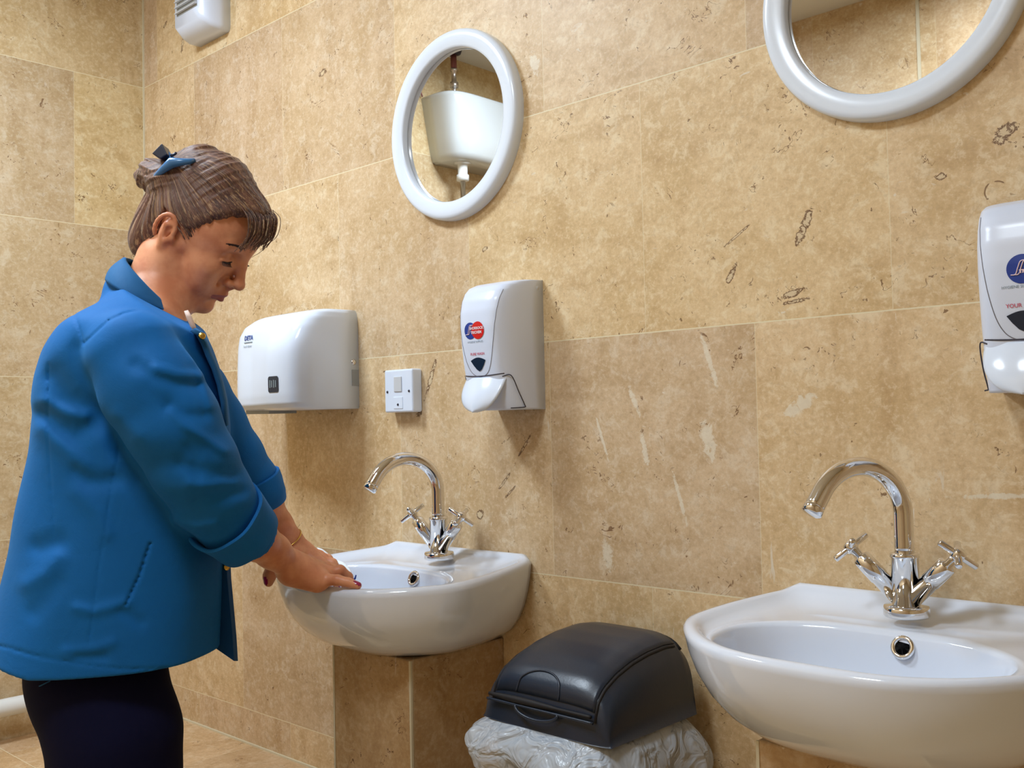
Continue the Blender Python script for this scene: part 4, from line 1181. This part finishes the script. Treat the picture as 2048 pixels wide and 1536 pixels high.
for s in np.linspace(1, 0, 6):
    band.append([a + (b - a) * s + (a - cc) / np.linalg.norm(a - cc) * (0.006 * math.sin(s * math.pi) - 0.0055) - np.array([0, 0, 0.001]) for a, b in zip(A_, B_)])
V, F = loft([list(r) for r in zip(*band)], True, True, closed=True)
col_o = mesh('collar', toW(np.array(V)), F, M['collar'], jacket)

# far front panel hanging open below the arms, and the placket with its buttons
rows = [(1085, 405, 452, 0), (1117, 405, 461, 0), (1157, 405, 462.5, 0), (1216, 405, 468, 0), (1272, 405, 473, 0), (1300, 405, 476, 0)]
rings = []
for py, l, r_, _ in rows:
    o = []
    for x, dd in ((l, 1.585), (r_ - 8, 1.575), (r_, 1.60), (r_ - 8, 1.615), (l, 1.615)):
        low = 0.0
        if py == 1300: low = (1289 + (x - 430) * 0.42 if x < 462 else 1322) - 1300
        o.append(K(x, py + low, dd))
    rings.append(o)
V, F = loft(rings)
fp = mesh('front_panel', toW(np.array(V)), F, M['jacket_shade'], jacket, smooth=False)
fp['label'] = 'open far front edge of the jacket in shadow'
# placket strip along the chest front
pl = [(391, 656, 1.50), (403, 664, 1.505), (414, 684, 1.51), (422, 706, 1.515), (434, 732, 1.52), (444, 762, 1.525), (452, 800, 1.53), (456, 850, 1.53)]
strip = []
for i, (x, y, d) in enumerate(pl):
    a = K(x - 3, y + 2, d - 0.030); b = K(x + 1.5, y, d - 0.004); c = K(x - 4, y, d + 0.022)
    strip.append([a, b, c, c + np.array([-.006, 0, -.003]), b + np.array([-.006, 0, -.003]), a + np.array([-.006, 0, -.003])])
V, F = loft(strip)
mesh('placket', toW(np.array(V)), F, M['collar'], jacket)  # shading of the turned front painted in with the dulled collar blue
def button(px, py, d, n_, nm='button'):
    c = toW(K(px, py, d)); mesh(nm, *revolve([(0, 0.002), (0.003, 0.0022), (0.0052, 0.0014), (0.0056, 0.0)], c, n_, 20), M['gold'], jacket)
button(404, 672, 1.474, toW(np.array([0.3, -1, 0.25])) - toW(np.zeros(3)))
button(453, 1134, 1.572, toW(np.array([0.3, -1, 0.1])) - toW(np.zeros(3)))

# pale shirt collar showing at the throat
rr = [[K(368, 622, 1.50), K(372, 634, 1.49), K(380, 652, 1.495), K(392, 668, 1.50)], [K(376, 620, 1.515), K(384, 634, 1.51), K(391, 650, 1.51), K(395, 666, 1.51)],
      [K(374, 624, 1.55), K(382, 636, 1.55), K(388, 652, 1.545), K(393, 668, 1.54)]]
V, F = loft([list(r) for r in zip(*rr)], True, True)
mesh('shirt', toW(np.array(V)), F, M['shirt'], person)

# ---- trousers
tr = Field()
hp = K(225, 1300, D0)
def pelvis(p): return torso(p, 0.016)
def tcut(p): return np.maximum(pelvis(p), p[..., 2] - (HEM + 0.06))
def leg_tab(rows, d):
    pts, rr_ = [], []
    for (cx_, py, r) in rows: pts.append(K(cx_, py, d)); rr_.append(r)
    return pts, rr_
hipc = K(180, 1380, D0 - 0.02)
legN = [K(208, 1400, 1.50), K(230, 1470, 1.49), K(232, 1560, 1.49)]
x0 = legN[-1]
legN += [x0 + np.array([0.0, 0.01, -0.12]), x0 + np.array([0.005, 0.02, -0.25]), np.array([x0[0] - 0.01, x0[1] + 0.03, 0.06])]
tr.chain(legN, [.096, .092, .090, .078, .066, .058], 0.02)
legF = [K(205, 1385, 1.63), K(238, 1465, 1.645), K(242, 1560, 1.65)]
x1 = legF[-1]
legF += [x1 + np.array([0.0, 0.01, -0.12]), x1 + np.array([0.01, 0.02, -0.25]), np.array([x1[0] + 0.03, x1[1] + 0.03, 0.06])]
tr.chain(legF, [.100, .088, .086, .078, .066, .058], 0.02)
for sy in (1.53, 1.63): tr.cone(K(192, 1300, sy), K(184, 1338, sy), .098, .096, 0.03)
v, f = surface(tr, [x0[0] - 0.30, D0 - 0.26, 0.02], [x0[0] + 0.25, D0 + 0.28, HEM + 0.06], 0.006)
v = smooth_mesh(v, f, 2, 0.5)
trs = mesh('trousers', toW(v), f, M['trousers'], person)
v, f = tube([toW(K(66, 1376, 1.452)) , toW(K(80, 1372, 1.43)), toW(K(100, 1362, 1.412))], 0.0008, 6)
mesh('pocket_stitch', v, f, M['collar'], trs)
for lg in (legN[-1], legF[-1]):
    fo = Field(); c = lg.copy()
    fo.chain([np.array([c[0] - 0.055, c[1], 0.035]), np.array([c[0] + 0.03, c[1] - 0.004, 0.036]), np.array([c[0] + 0.125, c[1] - 0.01, 0.026])], [.035, .037, .025], 0.02)
    fo.cone([c[0] - 0.02, c[1], 0.05], [c[0] - 0.01, c[1], 0.085], .038, .036, 0.02)
    fo.fn(lambda p: 0.002 - p[..., 2], c, 1.0, 0.004, 'i')
    v, f = surface(fo, [c[0] - 0.12, c[1] - 0.07, -0.02], [c[0] + 0.18, c[1] + 0.07, 0.14], 0.005)
    mesh('shoe', toW(smooth_mesh(v, f, 1)), f, M['shoe'], person)

# ---- body: head, neck, trunk, arms, hands as one surface
bd = Field(); bd.frames['H'] = (HR, HT)
E_ = lambda c, r, k=0.012, kind='u', rot=None: bd.ell(c, r, k, kind, 'H', rot)
def C_(a, b, ra, rb, k=0.008, kind='u'): bd.cone(a, b, ra, rb, k, kind, 'H')
E_((-.008, 0, .045), (.098, .073, .080), .01)
E_((.030, 0, .050), (.060, .062, .060), .03)
E_((.046, 0, -.010), (.046, .052, .066), .03)
for s in (-1, 1):
    C_((.002, s * .050, -.050), (.060, s * .024, -.086), .018, .015, .02)
    C_((-.004, s * .056, -.015), (.002, s * .050, -.050), .018, .018, .02)
    E_((.060, s * .042, -.012), (.024, .019, .018), .018)
    E_((.054, s * .036, -.042), (.028, .020, .028), .02)
E_((.074, 0, -.088), (.019, .021, .017), .016)
E_((.074, 0, -.052), (.023, .029, .027), .016)
for s in (-1, 1):
    C_((.087, s * .006, .037), (.076, s * .040, .039), .0095, .009, .012)
# eyes: sockets, closed lids looking down
for s in (-1, 1):
    E_((.098, s * .031, .019), (.020, .017, .0125), .012, 's')
    E_((.0715, s * .031, .019), (.0135, .0145, .0130), .003)
    C_((.0845, s * .021, .0135), (.0815, s * .043, .0125), .0030, .0026, .004)        # upper lid edge, lowered
    C_((.0800, s * .022, .0075), (.0775, s * .042, .0070), .0030, .0028, .005)
# nose
C_((.089, 0, .034), (.099, 0, .012), .0075, .0078, .010)
C_((.099, 0, .012), (.111, 0, -.016), .0078, .0098, .006)
E_((.1125, 0, -.0195), (.0105, .0095, .0090), .006)
for s in (-1, 1):
    E_((.0985, s * .0128, -.0235), (.0115, .0068, .0080), .0045)
    E_((.1035, s * .0065, -.0325), (.0050, .0032, .0040), .003, 's')
    C_((.0935, s * .0175, -.016), (.086, s * .021, -.034), .0022, .0016, .008, 's')
C_((.1035, 0, -.031), (.0965, 0, -.040), .0045, .0050, .006)
# mouth
for s in (-1, 1):
    C_((.0985, s * .003, -.0490), (.0865, s * .021, -.0560), .0052, .0032, .005)
    C_((.0960, 0, -.0605), (.0855, s * .019, -.0572), .0062, .0034, .005)
    C_((.1055, 0, -.0550), (.0900, s * .0235, -.0572), .0016, .0014, .003, 's')
E_((.093, 0, -.0725), (.010, .018, .0050), .010, 's')
# ears
for s in (-1, 1):
    eR = np.array([[math.cos(.35), -s * math.sin(.35), 0], [s * math.sin(.35), math.cos(.35), 0], [0, 0, 1]])
    E_((-.016, s * .0745, .004), (.0165, .0065, .027), .006, 'u', eR)
    E_((-.010, s * .0815, .007), (.0095, .0065, .0165), .004, 's', eR)
    E_((-.006, s * .0785, -.002), (.0070, .0080, .0090), .004, 's', eR)
    ring = []
    for a in np.linspace(-60, 235, 16):
        a = math.radians(a); q = np.array([-.019 + .0165 * math.cos(a), 0, .008 + .0245 * math.sin(a)])
        ring.append((q[0], s * (.0765 + .006 * (-.004 - q[0]) / .03), q[2]))
    bd.chain(ring, [.0034] * len(ring), .003, 'u', 'H')
    C_((-.020, s * .0770, .012), (-.010, s * .0775, .020), .0026, .0024, .004)
    C_((-.022, s * .0775, .014), (-.016, s * .0770, -.010), .0026, .0026, .004)
    E_((.0005, s * .0755, -.003), (.0035, .0040, .0055), .004)
    E_((-.012, s * .0735, -.0215), (.0075, .0045, .0080), .006)
# neck
n1 = H2P((-.030, 0, -.020)); n2 = H2P((-.022, 0, -.075))
bd.cone(n1, K(330, 525, 1.64), .042, .041, .02); bd.cone(K(330, 525, 1.64), K(314, 580, 1.63), .041, .046, .02); bd.cone(K(312, 580, 1.63), K(296, 645, 1.60), .046, .060, .02)
bd.cone(H2P((.040, 0, -.075)), K(342, 600, 1.63), .020, .030, .025)
# trunk under the jacket
bd.fn(lambda p: np.maximum(torso(p, 0.022), np.maximum((HEM + 0.02) - p[..., 2], p[..., 2] - (TZ[-1] - 0.06))), tc_, 0.48, 0.02)
# arms
armN = [K(*q[:3]) for q in SL_N[:5]]; bd.chain(armN, [.045, .046, .044, .042, .040], .015)
foreN = [K(425, 990, 1.47), K(470, 1045, 1.505), K(512, 1078, 1.545), K(545, 1102, 1.578), K(562, 1116, 1.597)]
bd.chain(foreN, [.038, .0365, .0315, .0262, .0245], .012)
armF = [K(*q[:3]) for q in SL_F[:5]]; bd.chain(armF, [.045, .044, .042, .038, .034], .015)
foreF = [K(503, 965, 1.745), K(528, 1010, 1.76), K(555, 1052, 1.775), K(577, 1083, 1.79)]
bd.chain(foreF, [.033, .031, .0265, .0238], .012)
# near hand on the rim
wN = K(566, 1120, 1.602)
kn = [K(646, 1160, 1.626), K(655, 1148, 1.650), K(652, 1141, 1.674), K(644, 1138, 1.698)]
for q, r in zip(kn, (.0125, .0125, .0125, .012)): bd.cone(K(582, 1130, 1.615), q, .0200, r, .012)
bd.cone(K(582, 1150, 1.622), K(632, 1168, 1.630), .0175, .0135, .018)
bd.cone(K(575, 1128, 1.64), K(600, 1142, 1.665), .019, .015, .02)
for q in kn[:3]: bd.ell(q + np.array([.002, 0, .0065]), (.0085, .0075, .0070), .006)
FN = [[kn[0], K(675, 1160, 1.616), K(697, 1165, 1.612), K(716, 1171, 1.608)], [kn[1], K(680, 1141, 1.654), K(696, 1154, 1.664), K(705, 1176, 1.672)],
      [kn[2], K(682, 1143, 1.684), K(697, 1160, 1.695), K(702, 1184, 1.70)], [kn[3], K(672, 1142, 1.712), K(688, 1160, 1.722), K(694, 1182, 1.727)]]
for fg, rr_ in zip(FN, ([.0105, .0086, .0076, .0062], [.0110, .0092, .0082, .0068], [.0112, .0094, .0084, .0070], [.0110, .0092, .0082, .0068])): bd.chain(fg, rr_, .0030)
bd.chain([K(590, 1128, 1.668), K(620, 1136, 1.705), K(645, 1146, 1.735), K(662, 1158, 1.755)], [.0165, .0125, .0105, .0085], .008)
# far hand over the corner of the rim
wF = K(590, 1096, 1.80)
kf = [K(642, 1128, 1.775), K(645, 1120, 1.800), K(638, 1114, 1.826), K(626, 1108, 1.850)]
bd.cone(foreF[-1], K(598, 1104, 1.80), .0235, .021, .014)
for q in kf: bd.cone(K(600, 1105, 1.80), q, .0190, .0112, .010)
FF = [[kf[0], K(663, 1137, 1.765), K(672, 1153, 1.758), K(674, 1172, 1.755)], [kf[1], K(665, 1127, 1.795), K(674, 1143, 1.790), K(677, 1162, 1.79)],
      [kf[2], K(656, 1118, 1.826), K(667, 1132, 1.825), K(671, 1150, 1.825)], [kf[3], K(644, 1111, 1.855), K(655, 1122, 1.856), K(660, 1138, 1.858)]]
for q in kf: bd.ell(q + np.array([.0, 0, .006]), (.0085, .0075, .0065), .005)
for fg, rr_ in zip(FF, ([.0106, .0090, .0080, .0068], [.0106, .0090, .0080, .0068], [.0102, .0086, .0076, .0064], [.0096, .0080, .0070, .0058])): bd.chain(fg, rr_, .0030)
thF = [K(592, 1110, 1.775), K(566, 1122, 1.748), K(545, 1138, 1.735), K(539, 1152, 1.732), K(537, 1164, 1.732)]
bd.chain(thF, [.0170, .0130, .0108, .0102, .0085], .007)
bl = np.array([TXA.min(), D0 - 0.24, HEM - 0.0]); bh = np.array([K(740, 1170, 1.7)[0], D0 + 0.36, H2P((-.02, 0, .14))[2]])
v, f = surface(bd, bl, bh, 0.0019)
v = smooth_mesh(v, f, 1, 0.35)
fc = v[f].mean(1); fh = P2H(fc)
mi = np.zeros(len(f), dtype=np.int32)
lip = (fh[:, 0] > .084) & (np.abs(fh[:, 1]) < .0225) & (fh[:, 2] > -.0665 + .0040 * (np.abs(fh[:, 1]) / .02) ** 2) & (fh[:, 2] < -.0475 - .0070 * (np.abs(fh[:, 1]) / .021) ** 1.3)
mi[lip & (fh[:, 0] > .088 - .0 * fh[:, 1])] = 1
def paint_nail(tip, prev, nrm, ln=0.0075, w=0.0046):
    ax = tip - prev; ax /= np.linalg.norm(ax); q = fc - tip; nrm = np.asarray(nrm, float); nrm = nrm - ax * (nrm @ ax); nrm /= np.linalg.norm(nrm)
    side = np.cross(ax, nrm)
    mi[((q @ ax / ln - 0.0) ** 2 + (q @ side / w) ** 2 < 1) & (q @ nrm > 0.002) & (np.linalg.norm(q, axis=1) < 0.02)] = 2
paint_nail(FN[0][-1], FN[0][-2], (0, -.5, 1))
for fg in FN[1:] + FF: paint_nail(fg[-1], fg[-2], (1, -.3, .6))
paint_nail(thF[-1] + np.array([0, 0, .002]), thF[-2], (-.45, -1, 0.1), .0085, .0052)

def skin_mat():
    m = mat('skin', srgb(196, 132, 102), 0.42, spec=0.4, sss=0.18, sss_col=(1.0, 0.32, 0.16))
    g = N(m); nt = m.node_tree; b = nt.nodes['Principled BSDF']
    tcn = nt.nodes.new('ShaderNodeTexCoord'); o = tcn.outputs['Object']
    n1 = g.noise(o, 28.0, 4, 0.55); n2 = g.noise(o, 320.0, 2, 0.5)
    nt.links.new(g.mix(g.step(n1, 0.3, 0.7), srgb(198, 126, 90), srgb(220, 154, 116)), b.inputs['Base Color'])
    bp = nt.nodes.new('ShaderNodeBump'); bp.inputs['Strength'].default_value = 0.12; bp.inputs['Distance'].default_value = 0.0006
    nt.links.new(n2, bp.inputs['Height']); nt.links.new(bp.outputs['Normal'], b.inputs['Normal'])
    return m
M['skin'] = skin_mat()
M['lips'] = mat('lips', srgb(164, 88, 80), 0.38, sss=0.15, vary=(60, 0.08))
M['nail'] = mat('magenta_nail_varnish', srgb(150, 22, 76), 0.12, coat=0.8, vary=(60, 0.05))
body = mesh('body', toW(v), f, [M['skin'], M['lips'], M['nail']], person, midx=mi)

# lashes and brows
def hcurve(name, pts, r0, r1, m_, parent, n=6):
    P_ = smooth_path([np.array(p, float) for p in pts], 6); rr_ = list(np.linspace(r0, r1, len(P_)))
    return tube([toW(H2P(p)) for p in P_], rr_, n)
for s in (-1, 1):
    L_ = []
    L_.append(hcurve('', [(.0868, s * .0195, .0128), (.0870, s * .031, .0100), (.0825, s * .0435, .0112)], .0016, .0012, None, None))
    for k in range(13):
        a = k / 12; y = s * (.0215 + .0225 * a); x = .0872 - .004 * a * a
        L_.append(hcurve('', [(x, y, .0105), (x + .0045, y + s * .001, .0068), (x + .0075, y + s * (.001 + .002 * a), .0066)], .0005, .0002, None, None, 4))
    mesh('eyelash', *join(L_), M['lash'], person)
rg = np.random.RandomState(5)
for s in (-1, 1):
    L_ = []
    for k in range(80):
        a = rg.rand(); y = s * (.013 + .036 * a); x = .0975 - .016 * a ** 1.6 + 0.0; z = .0400 + .0055 * math.sin(a * 2.6) + rg.uniform(-.0032, .0032) * (1.2 - a)
        L_.append(hcurve('', [(x, y, z), (x - .0012, y + s * .0045, z + .0018), (x - .0036, y + s * .0085, z + .0012)], .0007, .0004, None, None, 4))
    mesh('eyebrow', *join(L_), M['brow'], person)

# ---- hair
clipH = P2H(K(350, 336, 1.60))
hr = Field(); hr.frames['H'] = (HR, HT)
hc0 = np.array([-.004, 0, .044])
def hair_vol(q):
    d = d_ell(q, np.array([-.006, 0, .048]), (.111, .0815, .091))
    d = smin(d, d_ell(q, np.array([.040, 0, .066]), (.066, .067, .064)), .03)
    d = smin(d, d_ell(q, np.array([-.068, 0, -.034]), (.044, .055, .060)), .04)
    d = smin(d, d_ell(q, np.array([-.052, 0, .10]), (.052, .050, .045)), .03)
    # cut along the hairline: forehead, temple, round the ear, nape
    ay = np.abs(q[..., 1])
    cut = (q[..., 0] - .018) * .875 - (q[..., 2] - .02) * .48 - .27 * (.07 - ay)
    d = -smin(-d, -cut, .008)
    d = -smin(-d, -np.minimum(q[..., 0] + .040 - .10 * (q[..., 2] < 0) * (-q[..., 2]), .031 - q[..., 2]), .006)
    d = np.maximum(d, -.084 - q[..., 2])
    return d
cv = clipH - hc0; cv /= np.linalg.norm(cv); cu_, cw_, _ = frame_of(cv)
def strands(q):
    w = q - hc0; a = np.arctan2(w @ cw_, w @ cu_)
    rr = np.linalg.norm(np.cross(w, cv), axis=-1)
    s = .0011 * np.sin(22 * a + 1.5 * np.sin(3 * a)) + .0009 * np.sin(47 * a + 2 * np.sin(5 * a + 1)) + .0007 * np.sin(75 * a + 60 * rr)
    return s * np.clip(rr / .05, 0, 1)
hr.add('u', lambda q: hair_vol(q) + strands(q), H2P((-.01, 0, .03)), 0.17, .012, 'H')
def lump(px, py, d, r, ang, k=.010):
    c = K(px, py, d); ca, sa = math.cos(ang), math.sin(ang)
    rot = np.array([[ca, 0, -sa], [0, 1, 0], [sa, 0, ca]])
    def fn(p, c=c, rot=rot, r=np.array(r)):
        q = (p - c) @ rot
        return d_ell(q, 0.0, r) + .0012 * np.sin(1500 * 0.3 * q[..., 2] + 60 * q[..., 0]) + .0008 * np.sin(900 * q[..., 2])
    hr.fn(fn, c, max(r), k)
lump(398, 313, 1.62, (.028, .030, .0175), .28, .008)
lump(400, 352, 1.62, (.052, .044, .032), .40, .018)
lump(301, 362, 1.645, (.0185, .028, .026), 1.1, .006)
lump(322, 350, 1.63, (.036, .036, .024), -.45, .010)
lump(350, 362, 1.62, (.042, .044, .026), .1, .014)
lump(440, 372, 1.62, (.050, .050, .034), .62, .03)
v, f = surface(hr, H2P((0, 0, 0)) - 0.2, H2P((0, 0, .05)) + 0.2, 0.0019)
def hair_mat(name='brown_hair'):
    m = bpy.data.materials.new(name); m.use_nodes = True; g = N(m); nt = m.node_tree; b = nt.nodes['Principled BSDF']
    at_ = nt.nodes.new('ShaderNodeAttribute'); at_.attribute_name = 'flow'
    n1 = g.noise(at_.outputs['Vector'], 9.0, 5, 0.65); n2 = g.noise(at_.outputs['Vector'], 40.0, 4, 0.7)
    n3 = g.noise(at_.outputs['Vector'], 120.0, 2, 0.7)
    c = g.mix(g.step(n1, 0.35, 0.65), srgb(56, 32, 34), srgb(112, 74, 60))
    c = g.mix(g.m('MULTIPLY', g.step(n2, 0.50, 0.66), 0.75), c, srgb(186, 154, 116))
    c = g.mix(g.m('MULTIPLY', g.step(n2, 0.46, 0.30), 0.7), c, srgb(42, 24, 28))
    c = g.mix(g.m('MULTIPLY', g.step(n3, 0.4, 0.7), 0.25), c, srgb(150, 112, 86))
    nt.links.new(c, b.inputs['Base Color'])
    b.inputs['Roughness'].default_value = 0.42; b.inputs['Specular IOR Level'].default_value = 0.5; b.inputs['Sheen Weight'].default_value = 0.1
    bp = nt.nodes.new('ShaderNodeBump'); bp.inputs['Strength'].default_value = 0.6; bp.inputs['Distance'].default_value = 0.0012
    nt.links.new(g.m('ADD', g.m('MULTIPLY', n2, 1.0), g.m('MULTIPLY', n3, 0.8)), bp.inputs['Height']); nt.links.new(bp.outputs['Normal'], b.inputs['Normal'])
    return m
M['hair'] = hair_mat()
def set_flow(o, vals):
    a = o.data.attributes.new('flow', 'FLOAT_VECTOR', 'POINT'); a.data.foreach_set('vector', np.asarray(vals, dtype=np.float32).ravel())
hair = mesh('hair', toW(v), f, M['hair'], person)
q = P2H(v); w = q - hc0; a = np.arctan2(w @ cw_, w @ cu_); rr = np.linalg.norm(np.cross(w, cv), axis=-1)
set_flow(hair, np.stack([np.cos(a), np.sin(a), rr * 1.2 + 0.15 * np.sin((w @ cv) * 20)], 1))
# loose strands: fringe, wisps and surface locks
def strand_obj(name, paths, radii, cols, parent, mt):
    V, F, A = [], [], []
    for i, (P_, r) in enumerate(zip(paths, radii)):
        pp = smooth_path(P_, 5); n = len(pp); rr_ = [r * (0.35 + 0.65 * math.sin(math.pi * (0.08 + 0.90 * k / (n - 1))) ** 0.6) for k in range(n)]
        vv, ff = tube(pp, rr_, 5); n0 = len(V); V += vv; F += [tuple(x + n0 for x in g_) for g_ in ff]; A += [(cols[i], cols[i] * .7, 0.02 * (k // 5)) for k in range(len(vv))]
    o = mesh(name, toW(np.array(V)), F, mt, parent); set_flow(o, A); return o
rg = np.random.RandomState(11)
paths, rad, cl = [], [], []
for k in range(85):
    t = rg.rand(); s = rg.uniform(-1, 1)
    y0 = -.048 + .083 * t + rg.uniform(-.006, .006)
    root = H2P((.060 + .020 * t, y0, .112 + .006 * t + rg.uniform(-.004, .002)))
    m1 = H2P((.086 + .012 * t + .003 * s, y0 - .002, .112 + .004 * s - .010 * (1 - t)))
    m2 = H2P((.102 + .008 * t + .003 * s, y0 - .004, .084 + .006 * s - .006 * (1 - t)))
    e = H2P((.100 + .008 * t + rg.uniform(-.004, .004), y0 - .006 + rg.uniform(-.006, .006), .046 + .012 * t + rg.uniform(-.006, .012)))
    paths.append([root, m1, m2, e]); rad.append(rg.uniform(.0004, .0011)); cl.append(rg.rand() * 3)
strand_obj('fringe', paths, rad, cl, hair, M['hair']); paths, rad, cl = [], [], []
for k in range(60):   # temple hair drawn back
    z = rg.uniform(.012, .105); x = .019 + (z - .02) * .50 + rg.uniform(-.004, .004)
    y = -(.0735 - 2.4 * max(0, z - .03) ** 1.6)
    a0 = H2P((x + .003, y + .0035, z - .003)); a1 = H2P((x - .006, y - .001, z + .004)); a2 = H2P((x - .022, y - .006, z + .012))
    a3 = H2P((x - .036, y - .004, z + .018))
    paths.append([a0, a1, a2, a3]); rad.append(rg.uniform(.0005, .0010)); cl.append(rg.rand() * 3)
for (a_, b_, c_, d_) in (((522, 418, 1.615), (545, 432, 1.615), (535, 470, 1.615), (508, 505, 1.615)), ((528, 440, 1.615), (540, 470, 1.615), (525, 500, 1.615), (503, 515, 1.615)), ((515, 410, 1.615), (538, 420, 1.615), (546, 430, 1.615), (549, 434, 1.615)),
                         ((290, 345, 1.64), (298, 338, 1.64), (310, 336, 1.64), (322, 340, 1.64)), ((500, 395, 1.615), (525, 412, 1.615), (540, 440, 1.615), (536, 462, 1.615))):
    paths.append([K(*a_), K(*b_), K(*c_), K(*d_)]); rad.append(.0005); cl.append(1.0)
for i_ in range(60, len(paths)): strand_obj('hair_wisp', paths[i_:i_ + 1], rad[i_:i_ + 1], cl[i_:i_ + 1], hair, M['hair'])
strand_obj('sideburn', paths[:60], rad[:60], cl[:60], hair, M['hair'])

# ---- claw clip
cl_ = thing_parts = mesh('hair_clip', *tube([toW(K(303, 362, 1.600)), toW(K(312, 352, 1.585)), toW(K(330, 336, 1.570)), toW(K(344, 325, 1.568)), toW(K(362, 324, 1.566)), toW(K(378, 323, 1.568)), toW(K(389, 321, 1.575))],
                                        [.0024, .0042, .0062, .0085, .0058, .0046, .0034], 16), M['clip_blue'], person)
pa = [K(340, 322, 1.462), K(336, 314, 1.458), K(333, 306, 1.455)]
mesh('clip_jaw', *tube([toW(K(345, 326, 1.59)), toW(K(341, 316, 1.595)), toW(K(334, 308, 1.60))], [.006, .0055, .005], 14), M['clip_blue'], cl_)
ang = 0.42
c0 = K(327, 310, 1.595)
u_ = np.array([math.cos(ang), 0, math.sin(ang)]); w_ = np.array([-math.sin(ang), 0, math.cos(ang)]); y_ = np.array([0, 1.0, 0])
vv = []
for sy in (-.016, .016):
    for a_, b_ in ((-.0125, .0040), (.0085, .0120), (.0090, -.0080), (-.0040, -.0090)): vv.append(c0 + u_ * a_ + w_ * b_ + y_ * sy)
bevel(mesh('clip_lever', toW(np.array(vv)), [(0, 1, 2, 3), (7, 6, 5, 4), (0, 4, 5, 1), (1, 5, 6, 2), (2, 6, 7, 3), (3, 7, 4, 0)], M['clip_dark'], cl_, False), .0015)
mesh('clip_spring', *tube([toW(K(341, 312, 1.585)), toW(K(350, 308, 1.585)), toW(K(352, 306, 1.587))], .0022, 10), M['clip_dark'], cl_)

# ---- bracelet on the far wrist
br = []
bc = K(574, 1080, 1.788); ax = foreF[-1] - foreF[-2]; ax /= np.linalg.norm(ax); bu, bv, _ = frame_of(ax)
for a in np.linspace(0, 2 * math.pi, 48, endpoint=False): br.append(toW(bc + (.0285) * (math.cos(a) * bu + math.sin(a) * bv)))
br.append(br[0]); br.append(br[1])
mesh('bracelet', *tube(br, .0011, 8, False), M['gold'], person)

# ---- wipe lying over the rim beyond the hands, with a blue edge
def wipe():
    o = thing('cleaning_cloth', 'white wipe with a blue mark under the woman\'s hands on the basin', 'cloth', (1.12, -0.21, 0.845))
    rngw = np.random.RandomState(2); nx, ny = 26, 22; V = []
    pts = [[K(628, 1098, 1.885), K(668, 1108, 1.85), K(700, 1140, 1.80)], [K(652, 1100, 1.82), K(690, 1128, 1.80), K(712, 1160, 1.76)], [K(640, 1135, 1.78), K(672, 1150, 1.76), K(700, 1172, 1.72)]]
    for j in range(ny):
        for i in range(nx):
            a, b = i / (nx - 1), j / (ny - 1)
            B3 = lambda t: np.array([(1 - t) ** 2, 2 * t * (1 - t), t * t])
            wa, wb = B3(a), B3(b); p = sum(wb[r] * wa[c] * pts[r][c] for r in range(3) for c in range(3))
            V.append(p + np.array([0, 0, .003 * math.sin(9 * a + 4 * b) + .002 * math.sin(17 * b)]))
    F = [(j * nx + i, j * nx + i + 1, (j + 1) * nx + i + 1, (j + 1) * nx + i) for j in range(ny - 1) for i in range(nx - 1)]
    m_ = mesh('wipe_sheet', toW(np.array(V)), F, M['cloth'], o); s = m_.modifiers.new('thick', 'SOLIDIFY'); s.thickness = .0012; s.offset = 1
    mesh('blue_mark', *tube([toW(K(706, 1162, 1.742)), toW(K(710, 1157, 1.742)), toW(K(712, 1150, 1.744))], [.0012, .0018, .0012], 8), M['blue'], o)
wipe()
